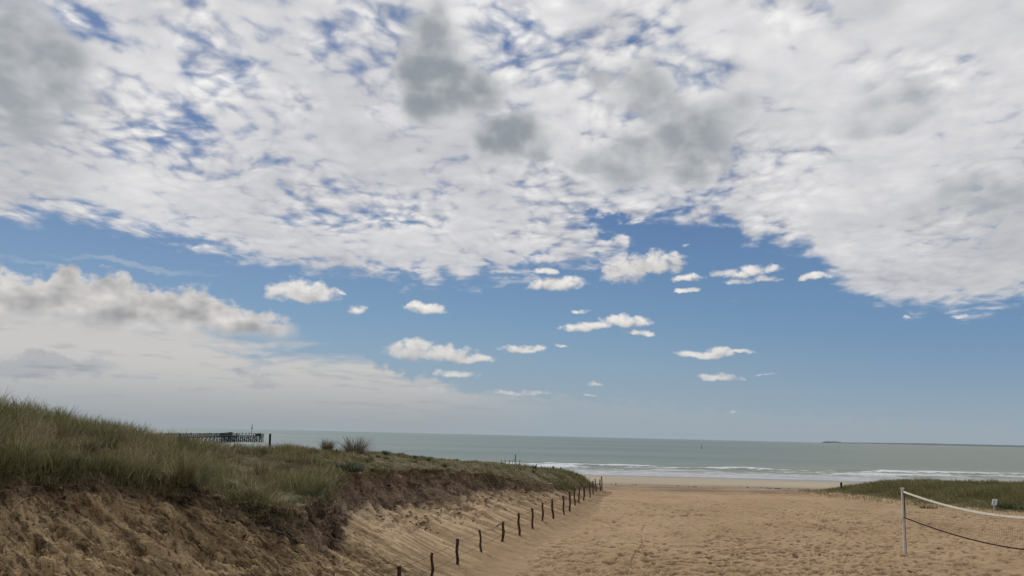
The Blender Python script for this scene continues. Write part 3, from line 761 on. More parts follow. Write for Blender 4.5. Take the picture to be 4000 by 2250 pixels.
M_PVC, _t, _b = material('white_painted_post', (0.60, 0.56, 0.52), 0.45, 0.4)
_n = _t.noise(pos(_t), 6.0, 5.0, 0.6); _t.put(_b.inputs['Base Color'], _t.mix(_t.ss(_n, 0.4, 0.75), (0.56, 0.52, 0.485), (0.40, 0.345, 0.29)))
M_TAPE, _t, _b = material('cream_net_tape', (0.74, 0.71, 0.62), 0.8, 0.2)
_n = _t.noise(pos(_t), 9.0, 4.0, 0.6); _t.put(_b.inputs['Base Color'], _t.mix(_t.ss(_n, 0.4, 0.7), (0.78, 0.75, 0.66), (0.62, 0.58, 0.49)))
M_DARKTAPE = material('dark_net_tape', (0.030, 0.012, 0.016), 0.8)[0]
M_NET = material('net_cord', (0.030, 0.022, 0.020), 0.85)[0]
M_SIGN, _t, _b = material('white_sign_panel', (0.66, 0.70, 0.76), 0.5)
M_SIGNPRINT = material('grey_sign_print', (0.13, 0.15, 0.18), 0.7)[0]
M_DRY = wood('bleached_dead_wood', (0.20, 0.145, 0.095), (0.36, 0.27, 0.18), 30)
M_PEOPLE = material('dark_clothing', (0.018, 0.020, 0.026), 0.9)[0]
M_SKIN = material('skin', (0.30, 0.18, 0.12), 0.7)[0]

# ------------------------------------------------------------------ stake fence along the foot of the dune
FP = [(1557, 2292, 1558.5, 2211), (1687, 2262, 1688, 2159.5), (1786, 2204.8, 1786, 2104.7), (1879.7, 2156.6, 1874, 2070), (1964.3, 2114.4, 1966.2, 2037),
      (2029.6, 2090.9, 2023.9, 2004.7), (2080.8, 2064.3, 2079.3, 1985.4), (2119.9, 2034.7, 2119.5, 1963.8), (2160.5, 2024.9, 2156, 1949.7), (2202.3, 2008.5, 2200.4, 1935.3),
      (2226.6, 1994.9, 2224.7, 1920.9), (2245.5, 1974.8, 2244.4, 1911.8), (2261.9, 1964.5, 2263, 1903.4), (2280.5, 1955, 2282.7, 1901.1), (2304.4, 1942.9, 2303.6, 1888.6),
      (2317.6, 1934.2, 2315.7, 1878.4), (2329.8, 1920.1, 2324.5, 1870), (2345.4, 1917.1, 2343, 1872.7), (2352.2, 1916.3, 2349.9, 1860.9)]
rg = random.Random(5)
b0 = on_ground(FP[0][0], FP[0][1])
fence = empty('stake_fence', b0, 'row of rough dark wooden stakes and two wires along the foot of the slope', 'fence')
heads = []
for k, (bx, by, tx, ty) in enumerate(FP):
    g = on_ground(bx, by); y = g.y
    top = at_y(tx, ty, y)
    m = MB(); L = (top - g).length; ax = (top - g) / L
    rad = rg.uniform(0.038, 0.050) * (1.08 if k in (2, 4, 6, 8, 18) else 1.0)
    n = 9; pts, rs = [], []
    for i in range(n):
        u = -0.25 + (L + 0.25) * i / (n - 1)
        w = 0.016 * math.sin(i * 1.3 + k * 2.1) + rg.uniform(-.006, .006)
        pts.append(g + ax * u + Vector((w, 0.6 * w, 0)))
        rs.append([rad * rg.uniform(0.80, 1.15) * (1.14 if i == n - 1 and k % 3 == 0 else 1.0) for _ in range(8)])
    m.tube(pts, rs, 8)
    o = m.build('stake', M_POST, fence, smooth=False); o.data.transform(Matrix.Translation(-b0))
    heads.append((g, top, ax, L))
if True:
    def strand(frac, upto, sag, r=0.0065):
        m = MB(); P = []
        first = heads[0][0] + (heads[0][1] - heads[0][0]) * frac + Vector((-1.6, -2.2, 0.0))
        nodes = [first] + [g + (t - g) * (frac + 0.03 * math.sin(k * 1.7)) for k, (g, t, _, _) in enumerate(heads[:upto])]
        for a, b in zip(nodes[:-1], nodes[1:]):
            for i in range(5):
                u = i / 5; P.append(a.lerp(b, u) - Vector((0, 0, sag * 4 * u * (1 - u))))
        P.append(nodes[-1]); m.tube([p - b0 for p in P], r * 0.62, 5)
        return m.build('wire', M_WIRE, fence)
    strand(0.90, 19, 0.03, 0.0095)
    strand(0.36, 19, 0.05, 0.0095)
def stick(px0, py0, px1, py1, y=None, r=0.012, mat=M_DRY, name='dead_stick', label='', cat='stick', wob=0.02, taper=0.4, lift=0.0):
    a = on_ground(px0, py0)
    b = at_y(px1, py1, (y if y is not None else a.y)) if lift == 0 else on_ground(px1, py1)
    m = MB(); n = 7; P = []
    for i in range(n):
        u = i / (n - 1)
        P.append(a.lerp(b, u) + Vector((wob * math.sin(i * 1.9 + px0), wob * math.cos(i * 1.4), lift * math.sin(math.pi * u) + (0.02 if lift else 0))))
    m.tube(P, [r * (1 - taper * i / (n - 1)) for i in range(n)], 6)
    o = m.build(name, mat, loc=a); tag(o, label, cat); return o
stick(1941, 2057, 1973, 2077, r=0.02, mat=M_POST, lift=0.18, label='short dark branch lying slanted against the fifth stake of the wire fence', cat='branch', name='fallen_branch')

# ------------------------------------------------------------------ volleyball net
PB = on_ground(3536, 2164)
PT = at_y(3524.5, 1907, PB.y)
def net_post(base, top, label):
    t = empty('net_post', base, label, 'net post')
    ax = (top - base).normalized(); L = (top - base).length; m = MB()
    prof = [(0.060, 0), (0.052, 1), (0.058, 2), (0.052, 3)]
    r8 = [0.058, 0.050, 0.058, 0.050] * 3
    m.tube([ax * -0.4, ax * (L * 0.5), ax * (L - 0.03)], [r8[:12]] * 3, 12)
    m.build('pole', M_PVC, t, smooth=False)
    c = MB(); c.tube([ax * (L - 0.045), ax * (L + 0.005), ax * (L + 0.018)], [0.066, 0.066, 0.05], 12); c.build('cap', M_PVC, t)
    s = MB(); s.beam(ax * 0.0 + Vector((0.028, -0.052, 0)), ax * (L - 0.06) + Vector((0.028, -0.052, 0)), 0.012, 0.012); s.build('groove', M_DARKTAPE, t)
    return t
net_post(PB, PT, 'white volleyball post standing in heaped sand at the near end of the dune grass')
HAVE2 = Vector((PB.x + 0.95, PB.y - 9.4, 2.7))
P2B = Vector((HAVE2.x, HAVE2.y, drop(HAVE2.x, HAVE2.y))); P2T = P2B + Vector((0.02, 0, 2.6))
nb_ = Vector((PB.x, PB.y - 0.06, PB.z)); line_d = (Vector((P2B.x, P2B.y, 0)) - Vector((nb_.x, nb_.y, 0))); LEN = line_d.length; line_d.normalize()
nrm = Vector((line_d.y, -line_d.x, 0))
def on_net(px, py):                      # where a sight line meets the upright plane of the net
    d = ray(px, py); c = Vector((0, 0, CAM_Z)); k = (nb_ - c).dot(nrm) / d.dot(nrm); p = c + d * k
    return (p - nb_).dot(line_d), p.z
def fit(pix, zend):
    q = [on_net(*p) for p in pix] + [(LEN - 0.25, zend)]
    A = np.array([[s ** k for k in range(4)] for s, _ in q]); return np.linalg.lstsq(A, np.array([z for _, z in q]), rcond=None)[0]
tc = fit([(3541, 1925.5), (3610, 1950), (3680, 1969), (3804, 2000), (3900, 2013), (4000, 2022.5)], P2T.z - 0.15)
bc = fit([(3541, 2024), (3620, 2056), (3700, 2081), (3850, 2117), (3947, 2139), (4000, 2149.5)], P2T.z - 1.15)
pz = lambda c, s: sum(c[k] * s ** k for k in range(4))
S0, S1 = 0.14, LEN - 0.22
def np_(s, z, off=0.0): return Vector((nb_.x, nb_.y, 0)) + line_d * s + nrm * off + Vector((0, 0, z)) - PB
net = empty('volleyball_net', PB, 'sagging volleyball net with cream top tape and dark bottom cord tied to the white post', 'volleyball net')
def ribbon(cf, dz0, dz1, name, mat, th=0.008):
    m = MB(); n = 60
    for i in range(n + 1):
        s = S0 + (S1 - S0) * i / n; z = pz(cf, s)
        for o_, dz in ((-th, dz0), (th, dz0), (th, dz1), (-th, dz1)): m.v.append(tuple(np_(s, z + dz, o_)))
    for i in range(n):
        for k in range(4): m.f.append((4 * i + k, 4 * i + (k + 1) % 4, 4 * i + 4 + (k + 1) % 4, 4 * i + 4 + k))
    m.f += [(3, 2, 1, 0), (4 * n, 4 * n + 1, 4 * n + 2, 4 * n + 3)]
    return m.build(name, mat, net, smooth=False)
ribbon(tc, -0.032, 0.040, 'top_tape', M_TAPE)
ribbon(tc, -0.040, -0.034, 'tape_seam', M_DARKTAPE, 0.010)
ribbon(bc, -0.022, 0.022, 'bottom_tape', M_DARKTAPE, 0.010)
for s in (S0 + 0.03, S1 - 0.03):
    m = MB(); m.beam(np_(s, pz(bc, s)), np_(s, pz(tc, s) - 0.03), 0.014, 0.014); m.build('side_cord', M_NET, net)
m = MB(); n = 90
nv = int((S1 - S0) / 0.10)
def cord(pts, r):
    m.tube(pts, r, 3, cap=False)
rw = random.Random(9)
for i in range(1, nv):
    s = S0 + (S1 - S0) * i / nv; a, b = pz(bc, s), pz(tc, s) - 0.03
    cord([np_(s + 0.012 * math.sin(i * .7 + q * .9), a + (b - a) * q / 5, 0.012 * math.sin(q * 1.3 + i * .11)) for q in range(6)], 0.0021)
for r_ in range(1, 10):
    cord([np_(S0 + (S1 - S0) * i / n, pz(bc, S0 + (S1 - S0) * i / n) * (1 - r_ / 10) + (pz(tc, S0 + (S1 - S0) * i / n) - 0.03) * r_ / 10 - 0.012 * math.sin(i * 1.1), 0.012 * math.sin(r_ * 1.3 + i * .1)) for i in range(n + 1)], 0.0021)
o = m.build('netting', M_NET, net); o['kind'] = 'stuff'
m = MB(); z0, z1 = pz(tc, S0), pz(bc, S0)
m.tube([np_(-0.02, z0 + .02), np_(S0, z0)], 0.006, 5); m.tube([np_(-0.02, z1 + .02), np_(S0, z1)], 0.009, 5)
m.tube([np_(0.0, z1 + .02, -.05), np_(-.07, z1, 0), np_(-.03, z1 - .07, .03), np_(-.09, z1 - .16, .02), np_(-.14, z1 - .30, .0)], 0.007, 5)
m.tube([np_(0.02, z0 + .02, -.06), np_(.03, (z0 + z1) / 2, -.07), np_(0.02, z1, -.06)], 0.008, 5)
m.build('tie_rope', M_DARKTAPE, net)
post2 = net_post(P2B, P2T, 'second white volleyball post holding the far right end of the net')

# ------------------------------------------------------------------ notice in the dune grass
sb = on_ground(3880.5, 1996)
k = sb.y
c0, c1, c2, c3 = (at_y(*p, k) for p in ((3877.5, 1949), (3896.5, 1950), (3892, 1973.8), (3873, 1972.8)))
sign = empty('notice_sign', sb, 'small white notice with grey pictogram on a thin stake behind the volleyball net', 'sign')
cen = (c0 + c1 + c2 + c3) / 4; ex, ey = ((c1 - c0) + (c2 - c3)) / 2, ((c0 - c3) + (c1 - c2)) / 2
m = MB()
for dy in (-0.008, 0.008):
    for q in (c3, c2, c1, c0): m.v.append(tuple(q - sb + Vector((0, dy, 0))))
m.f = [(0, 1, 2, 3), (7, 6, 5, 4), (0, 4, 5, 1), (1, 5, 6, 2), (2, 6, 7, 3), (3, 7, 4, 0)]
m.build('panel', M_SIGN, sign)
m = MB(); m.beam((0, 0.02, -0.3), cen - sb + Vector((0, 0.03, 0.1)), 0.035, 0.03); m.build('stake', M_PVC, sign)
m = MB()
def plate(poly, off=-0.012):
    i = len(m.v)
    for u, v in poly: m.v.append(tuple(cen + ex * u + ey * v - sb + Vector((0, off, 0))))
    m.f.append(tuple(range(i, i + len(poly))))
plate([(-.22, -.26), (.22, -.26), (.20, -.18), (.10, -.11), (-.10, -.11), (-.20, -.18)])            # dark mound
plate([(-.09, .12), (.09, .12), (.10, .26), (.0, .36), (-.10, .26)])                                   # small plant above
for s_ in (-1, 1):
    plate([(s_ * .12, .08), (s_ * .36, .20), (s_ * .30, .06)][::s_]); plate([(s_ * .08, .04), (s_ * .30, .0), (s_ * .12, -.04)][::s_])
plate([(-.03, -.04), (.03, -.04), (.03, .12), (-.03, .12)])
plate([(-.40, -.38), (.40, -.38), (.40, -.35), (-.40, -.35)]); plate([(-.30, -.43), (.30, -.43), (.30, -.41), (-.30, -.41)])
m.build('pictogram', M_SIGNPRINT, sign)

# ------------------------------------------------------------------ stumps and stakes in the grass
def stump(px, py0, py1, wpx, label, mat=M_BLACK, y=None, name='wooden_post', cat='post', lean=0.0):
    g = on_ground(px, py0) if y is None else at_y(px, py0, y)
    z = drop(g.x, g.y) if y is not None else g.z
    top = at_y(px + lean, py1, g.y); r = wpx / FPX * g.y / 2; m = MB(); base = Vector((g.x, g.y, z))
    rr = random.Random(int(px))
    m.tube([base - Vector((0, 0, .3)), base.lerp(top, .3), base.lerp(top, .7), top], [[r * rr.uniform(.85, 1.1) for _ in range(8)] for _ in range(4)], 8)
    o = m.build(name, mat, loc=base); tag(o, label, cat); return o
stump(1055.5, 1733, 1694, 8.5, 'thick dark upright wooden post just right of the end of the pier', y=34.5)
stump(3286, 1905, 1884.5, 8.5, 'squat black wooden post on the left shoulder of the right-hand grassy dune')
stump(2190.7, 1835, 1825.5, 6.5, 'right one of two short black stumps on the crest of the long dune')
stump(2161, 1831, 1821.5, 8.0, 'left one of two short black stumps on the crest of the long dune')
stump(3838, 1884, 1876, 2.6, 'tiny dark stake on the skyline of the right-hand dune above the notice')
for px, p0, p1, w, ln, lab in ((1960, 1809, 1796, 2.2, 0, 'short thin dead stem at the left end of the row on the dune skyline'), (1974, 1809, 1796, 2.4, -1, 'short thin dead stem second from the left on the dune skyline'),
        (1990, 1811, 1796, 2.4, 0, 'straight thin dead stem left of the tallest one on the dune skyline'), (2003, 1812, 1799, 2.0, -2, 'slanting thin dead stem close beside the tallest one'),
        (2010, 1812, 1793, 2.2, -2, 'leaning thin dead stem touching the tallest one on its left'), (2016, 1811, 1775, 3.0, -3, 'tallest thin dead stem rising above the dune skyline before the surf'),
        (2029, 1811, 1794, 2.2, 2, 'bent thin dead stem just right of the tallest one'), (2050, 1828, 1812, 2.2, 0, 'thin dead stem in the short grass right of the skyline row'),
        (2082, 1836, 1817, 3.0, 0, 'dark thin stem with a leafy head left of the two stumps'), (2094, 1832, 1812, 2.2, 1, 'thin forked stem nearest to the two black stumps'),
        (1899, 1812, 1799, 1.6, 0, 'lone thin stem on the skyline far left of the tallest one')):
    stump(px, p0, p1, w, lab, mat=M_POST, name='dead_reed', cat='dead stem', lean=ln)

# ------------------------------------------------------------------ dead wood, roots, clods, litter on the slopes
stick(40, 2006, 150, 1950, r=0.014, lift=0.10, label='long pale forked root sticking out of the brown slope at the far left', name='dead_root', cat='root')
stick(95, 1985, 112, 2010, r=0.007, lift=0.03, label='short pale twig hanging off the long root at the far left', name='dead_twig', cat='twig')
stick(629, 2062, 678, 2108, r=0.010, lift=0.03, label='pale bent stick lying half way down the middle of the near brown slope', name='dead_stick')
stick(410, 1895, 440, 1905, r=0.008, lift=0.04, label='short root fork poking out below the turf of the near slope', name='dead_root', cat='root')
stick(520, 2150, 470, 2190, r=0.009, lift=0.03, label='thin dry stalk lying low on the near slope', name='dry_stalk', cat='stalk')
stick(600, 2232, 585, 2190, r=0.008, lift=0.03, label='thin dry stalk near the bottom of the near slope', name='dry_stalk', cat='stalk')
stick(1100, 2036, 1150, 2034, r=0.008, lift=0.03, label='straight pale twig lying under the root mass beside the dark notch', name='dead_twig', cat='twig')
def coil(pts, r, mat, label, name, cat):
    base = on_ground(*pts[0]); P = [on_ground(*p) - base + Vector((0, 0, .03)) for p in pts]
    m = MB(); m.tube(P, r, 5); o = m.build(name, mat, loc=base); tag(o, label, cat)
coil([(1768, 2218), (1771, 2228), (1776, 2233), (1782, 2238), (1790, 2242), (1797, 2243)] , 0.012, M_POST, 'loose curl of dark wire on the sand below the third stake', 'wire_curl', 'wire')
coil([(1620, 1918), (1628, 1904), (1640, 1906), (1640, 1920), (1648, 1925), (1636, 1928)], 0.014, M_POST, 'dark curly root hanging on the scarp of the bay', 'curly_root', 'root')
def scrap(px, py, s, mat, label, name, cat):
    g = on_ground(px, py); m = MB(); q = s / FPX * g.y
    rr = random.Random(int(px)); top = [Vector((rr.uniform(.6, 1) * q * math.cos(a), rr.uniform(.4, .8) * q * math.sin(a), rr.uniform(.2, .7) * q)) for a in (0, 1.2, 2.4, 3.6, 4.9)]
    m.v = [tuple(p) for p in top] + [(0, 0, q * 1.1), (0, 0, -q * .3)]
    m.f = [(k, (k + 1) % 5, 5) for k in range(5)] + [((k + 1) % 5, k, 6) for k in range(5)]
    o = m.build(name, mat); o.location = g + Vector((0, -.02, .01)); tag(o, label, cat)
M_WHITE = material('white_plastic', (0.62, 0.58, 0.52), 0.5)[0]
scrap(1584, 1895, 4.5, M_WHITE, 'small pale scrap of litter on the dark scarp of the bay', 'litter_scrap', 'litter')
scrap(1639, 1971, 2.6, M_WHITE, 'tiny white shell lying under the slumped turf blocks of the bay', 'white_shell', 'shell')
scrap(388, 2131, 3.2, M_WHITE, 'tiny white shell on the lower part of the near brown slope', 'white_shell', 'shell')
for px, py, s, lab in ((1636, 2041, 3.5, 'dark clod alone on the pale talus, upper left of the fence'), (1660, 2073, 5.5, 'dark flat clod in the middle of the pale talus'), (1426, 2090, 4.5, 'dark clod on the talus left of the fence stakes'),
                       (1722, 2046, 4, 'dark clod on the pale talus right of the flat one'), (1848, 2038, 5, 'dark clod just above the fourth stake'), (1735, 2121, 3.5, 'small dark clod beside the wire between two stakes'), (2133, 2045, 4, 'dark clod on the sand right of the eighth stake')):
    scrap(px, py, s, M_POST, lab, 'sand_clod', 'clod')

# ------------------------------------------------------------------ pier far to the left
pier = empty('wooden_pier', (-126, 265, 0), 'long dark wooden pier on crossed piles reaching into the sea beyond the dune', 'pier')
A0, A1, ZD = Vector((-115.0, 215.0, 0)), Vector((-145.6, 418.0, 0)), 3.35
pd = (A1 - A0).normalized(); pn = Vector((pd.y, -pd.x, 0)); OFF = Vector((-126, 265, 0)); PW = (A1 - A0).length
def pw(s, o, z): return A0 + pd * s + pn * o + Vector((0, 0, z)) - OFF
HW, HD, H0, H1 = 2.1, 12.0, -9.0, 11.2       # walkway half width, head depth, head from H0 to H1 across
PL = PW + HD
def slab(name, s0, s1, o0, o1, z0, z1, mat):
    m = MB(); q = [pw(s0, o0, 0), pw(s1, o0, 0), pw(s1, o1, 0), pw(s0, o1, 0)]
    m.v = [(p.x, p.y, z0) for p in q] + [(p.x, p.y, z1) for p in q]
    m.f = [(3, 2, 1, 0), (4, 5, 6, 7), (0, 1, 5, 4), (1, 2, 6, 5), (2, 3, 7, 6), (3, 0, 4, 7)]
    return m.build(name, mat, pier)
slab('deck', 0, PW, -2 * HW, 0, ZD - .12, ZD, M_DECK)
slab('head_deck', PW + .01, PL, H0, H1, ZD - .12, ZD, M_DECK)
for o_ in (-.1, -2 * HW + .2): slab('girder', 0, PW, o_ - .15, o_ + .05, ZD - .40, ZD - .125, M_PIER)
for s_ in (PW + .2, PW + HD / 2, PL - .2): slab('head_girder', s_ - .12, s_ + .12, H0 + .1, H1 - .1, ZD - .40, ZD - .125, M_PIER)
rp = random.Random(4)
s = 4.0
while s < PW - 1:
    m = MB(); m.beam(pw(s, .2, ZD - .52), pw(s, -2 * HW - .2, ZD - .52), .26, .24); m.build('cross_beam', M_PIER, pier)
    for o_ in (-.1, -2 * HW + .1):
        m = MB(); m.tube([pw(s + rp.uniform(-.1, .1), o_ + rp.uniform(-.1, .1), -3), pw(s, o_, ZD - .645)], [.22, .18], 8); m.build('pile', M_PIER, pier)
    m = MB(); m.beam(pw(s + .16, -.1, .3), pw(s + .16, -2 * HW + .1, ZD - .7), .10, .15); m.build('cross_brace', M_PIER, pier)
    if s + 7.6 < PW:
        m = MB(); m.beam(pw(s, .10, .3), pw(s + 7.6, .10, ZD - .7), .09, .15); m.build('long_brace', M_PIER, pier)
        m = MB(); m.beam(pw(s, .24, ZD - .7), pw(s + 7.6, .24, .3), .09, .15); m.build('long_brace', M_PIER, pier)
    s += 7.6
ho = [H0 + .4 + (H1 - H0 - .8) * k / 6 for k in range(7)]
for r_, s_ in enumerate((PW + .3, PW + HD / 2, PL - .3)):
    for k, o_ in enumerate(ho):
        m = MB(); m.tube([pw(s_ + rp.uniform(-.1, .1), o_ + (.5 if k == 6 else rp.uniform(-.15, .15)), -3), pw(s_, o_, ZD - .41)], [.30, .26], 8); m.build('pile', M_PIER, pier)
        if k < 6:
            m = MB(); m.beam(pw(s_ - .25, o_, .2), pw(s_ - .25, ho[k + 1], ZD - .6), .16, .26); m.build('cross_brace', M_PIER, pier)
            if r_ == 0:
                m = MB(); m.beam(pw(s_ - .38, o_, ZD - .6), pw(s_ - .38, ho[k + 1], .2), .16, .26); m.build('cross_brace', M_PIER, pier)
m = MB(); m.beam(pw(PW + .2, H1 + 1.0, -2), pw(PW + .2, H1 - .1, ZD + 1.5), .34, .34); m.build('corner_pile', M_PIER, pier)
runs = [(pw(0, 0, 0), pw(PW, 0, 0)), (pw(0, -2 * HW, 0), pw(PW, -2 * HW, 0)), (pw(PW, .3, 0), pw(PW, H1, 0)), (pw(PW, -2 * HW - .3, 0), pw(PW, H0, 0)), (pw(PL, H0, 0), pw(PL, H1, 0)), (pw(PW, H1, 0), pw(PL, H1, 0)), (pw(PW, H0, 0), pw(PL, H0, 0))]
Z_ = lambda h: Vector((0, 0, ZD + h))
mp_, mb_ = MB(), MB()
for a, b in runs:
    m = MB(); m.beam(a + Z_(1.12), b + Z_(1.12), .13, .08); m.build('hand_rail', M_RAIL, pier)
    m = MB(); m.beam(a + Z_(.18), b + Z_(.18), .07, .08); m.build('lower_rail', M_RAIL, pier)
    L_ = (b - a).length; n_ = max(1, round(L_ / 3.4))
    for k in range(n_ + 1): p = a.lerp(b, k / n_); mp_.beam(p + Z_(0.002), p + Z_(1.30), .15, .15)
    n_ = max(1, round(L_ / 1.35))
    for k in range(n_): p = a.lerp(b, (k + .5) / n_); mb_.beam(p + Z_(.22), p + Z_(1.08), .05, .16)
o = mp_.build('rail_posts', M_RAIL, pier); o['kind'] = 'stuff'
o = mb_.build('balusters', M_RAIL, pier); o['kind'] = 'stuff'
def proj_x(p):
    q = p - Vector((0, 0, CAM_Z)); return FPX * q.dot(_r) / q.dot(_f) + 2000
def pier_at(px, depth=.8):         # a spot on the deck seen in a given photograph column
    if px < 925:
        s_ = min((k / 4 for k in range(0, int(PW * 4))), key=lambda s_: abs(proj_x(A0 + pd * s_ - pn * depth + Vector((0, 0, ZD))) - px))
        return A0 + pd * s_ - pn * depth + Vector((0, 0, ZD))
    o_ = min((k / 10 for k in range(int(H0 * 10), int(H1 * 10))), key=lambda o_: abs(proj_x(A0 + pd * (PW + depth) + pn * o_ + Vector((0, 0, ZD))) - px))
    return A0 + pd * (PW + depth) + pn * o_ + Vector((0, 0, ZD))
def pier_box(px0, px1, h, label, name='pier_bench'):
    a, b = pier_at(px0, .35), pier_at(px1, .35); d = (b - a).normalized(); nn = Vector((-d.y, d.x, 0))
    m = MB(); q = [a, b, b + nn * .7, a + nn * .7]
    m.v = [tuple(p - a + Vector((0, 0, .002))) for p in q] + [tuple(p - a + Vector((0, 0, h))) for p in q]
    m.f = [(3, 2, 1, 0), (4, 5, 6, 7), (0, 1, 5, 4), (1, 2, 6, 5), (2, 3, 7, 6), (3, 0, 4, 7)]
    o = m.build(name, M_RAIL); o.location = a; tag(o, label, 'bench')
pier_box(862, 890, 1.30, 'long grey bench back along the outer part of the pier walkway')
pier_box(896, 908, 1.80, 'tall grey cabinet near the start of the pier head', 'pier_cabinet')
pier_box(996, 1018, 1.30, 'grey bench back near the seaward corner of the pier')
mb = pier_at(982, 1.0)
mast = empty('signal_mast', mb, 'thin dark signal mast with two cones on the pier head', 'mast')
m = MB(); m.tube([(0, 0, 0), (0, 0, 5.0), (.15, 0, 6.2)], [.13, .10, .05], 6); m.build('pole', M_PIER, mast)
m = MB(); m.tube([(0, 0, 3.7), (0, 0, 3.9), (0.02, 0, 4.9)], [.42, .40, .05], 8); m.build('cone', M_PIER, mast)
m = MB(); m.tube([(0.05, 0, 5.1), (0.06, 0, 5.25), (.12, 0, 6.1)], [.26, .25, .03], 8); m.build('cone', M_PIER, mast)

# people: one continuous skinned figure per pose
def person_mesh(pose):
    w = dict(pel=(0, 0, .93), sp=(0, .01, 1.15), ch=(0, .0, 1.38), nk=(0, 0, 1.50), hd=(0, -.02, 1.63), ht=(0, 0, 1.72),
             hl=(.10, 0, .88), kl=(.11, -.03, .50), fl=(.12, 0, .08), tl=(.13, -.16, .04), hr=(-.10, 0, .88), kr=(-.11, -.03, .50), fr=(-.12, 0, .08), tr=(-.13, -.16, .04),
             sl=(.19, 0, 1.40), el=(.25, .02, 1.14), wl=(.22, -.18, 1.0), sr=(-.19, 0, 1.40), er=(-.25, .02, 1.14), wr=(-.22, -.18, 1.0))
    if pose == 'lean':
        for k, d in (('sp', -.06), ('ch', -.18), ('nk', -.25), ('hd', -.34), ('ht', -.35), ('sl', -.18), ('sr', -.18), ('el', -.32), ('er', -.32), ('wl', -.50), ('wr', -.50)):
            x, y, z = w[k]; w[k] = (x, y + d, z - .05)
    if pose == 'walk':
        w['kl'] = (.11, -.20, .52); w['fl'] = (.12, -.26, .10); w['tl'] = (.13, -.42, .10); w['kr'] = (-.11, .12, .50); w['fr'] = (-.12, .32, .14); w['tr'] = (-.13, .18, .06)
    names = list(w); E_ = [('pel', 'sp'), ('sp', 'ch'), ('ch', 'nk'), ('nk', 'hd'), ('hd', 'ht'), ('pel', 'hl'), ('hl', 'kl'), ('kl', 'fl'), ('fl', 'tl'), ('pel', 'hr'), ('hr', 'kr'), ('kr', 'fr'), ('fr', 'tr'),
         ('ch', 'sl'), ('sl', 'el'), ('el', 'wl'), ('ch', 'sr'), ('sr', 'er'), ('er', 'wr')]
    rad = dict(pel=.155, sp=.15, ch=.17, nk=.065, hd=.105, ht=.07, hl=.10, kl=.07, fl=.05, tl=.04, hr=.10, kr=.07, fr=.05, tr=.04, sl=.075, el=.05, wl=.04, sr=.075, er=.05, wr=.04)
    me = bpy.data.meshes.new('body'); me.from_pydata([w[k] for k in names], [(names.index(a), names.index(b)) for a, b in E_], [])
    o = bpy.data.objects.new('body', me); COL.objects.link(o)
    md = o.modifiers.new('skin', 'SKIN')
    for k, n_ in enumerate(names): me.skin_vertices[0].data[k].radius = (rad[n_], rad[n_])
    me.skin_vertices[0].data[0].use_root = True
    o.modifiers.new('sub', 'SUBSURF').levels = 1
    dg = bpy.context.evaluated_depsgraph_get(); out = bpy.data.meshes.new_from_object(o.evaluated_get(dg))
    bpy.data.objects.remove(o); out.materials.clear(); out.materials.append(M_PEOPLE); out.materials.append(M_SKIN)
    for p in out.polygons: p.material_index = 1 if p.center.z > (1.53 if pose != 'lean' else 1.50) else 0
    return out
BODY = {k: person_mesh(k) for k in ('stand', 'lean', 'walk')}
PPL = [(657, 'stand', 'person standing at the landward part of the pier railing, leftmost on the deck'), (667, 'lean', 'person leaning on the pier railing beside the leftmost figure'), (691.5, 'stand', 'left person of the second pair at the pier railing'),
       (701, 'stand', 'right person of the second pair at the pier railing'), (740, 'lean', 'left person of the close pair in the middle of the pier'), (747.5, 'stand', 'right person of the close pair in the middle of the pier'),
       (807, 'stand', 'person standing alone left of the pier head'), (819, 'walk', 'person walking on the pier just before the pier head'), (871, 'lean', 'person leaning behind the long grey bench back'), (878.5, 'lean', 'person bent beside the middle of the long grey bench back'),
       (885.5, 'stand', 'person at the right end of the long grey bench back'), (924.5, 'stand', 'person standing right of the tall cabinet on the pier head'), (945, 'lean', 'person leaning low on the rail in the middle of the pier head'), (972.5, 'walk', 'person stepping left of the signal mast'),
       (991, 'lean', 'person leaning right of the signal mast'), (1008, 'stand', 'person upright near the seaward corner of the pier'), (1018.5, 'stand', 'person standing at the very end of the pier')]
for k, (px, pose, lab) in enumerate(PPL):
    p = pier_at(px, 1.5 if 860 < px < 915 or 990 < px else .75) + Vector((0, 0, .003))
    o = add('person', BODY[pose]); o.location = p; o.rotation_euler = (0, 0, rp.uniform(-.6, .6) + (math.pi / 2 if pose != 'walk' else 0.3)); o.scale = (1, 1, rp.uniform(.97, 1.06))
    tag(o, lab, 'person', 'people on the pier')

# ------------------------------------------------------------------ far water marks and land
g = at_z(2741, 1752, 0.0)
m = MB(); m.tube([(0, 0, -.5), (0, 0, .4), (0, 0, .9), (0, 0, 2.4)], [.4, .4, .15, .10], 8); m.tube([(0, 0, 2.6), (0, 0, 3.2)], [.22, .22], 8)
o = m.build('marker_buoy', M_BLACK); o.location = g; tag(o, 'tiny dark marker buoy alone on the open water right of centre', 'buoy')
M_LAND, _t, _b = material('wooded_coast', (0.045, 0.060, 0.045), 0.9)
_n = _t.noise(pos(_t), 0.02, 4.0, 0.6); _t.put(_b.inputs['Base Color'], _t.mix(_n, (0.040, 0.055, 0.045), (0.085, 0.095, 0.075)))
hz = bpy.data.materials.new('haze_air'); hz.use_nodes = True; _h = NT(hz.node_tree); _h.n.clear()
_v = _h.new('ShaderNodeVolumePrincipled'); _v.inputs['Color'].default_value = (0.66, 0.82, 1.0, 1); _v.inputs['Density'].default_value = 1.7e-5
_o = _h.new('ShaderNodeOutputMaterial'); _h.l.new(_v.outputs[0], _o.inputs['Volume'])
m = MB(); m.box((0, 6000, 0), (40000, 17000, 1))
m.v = [(x, y, -27.0 if z < 0 else 44.0) for x, y, z in m.v]
o = m.build('haze', hz); o['kind'] = 'stuff'
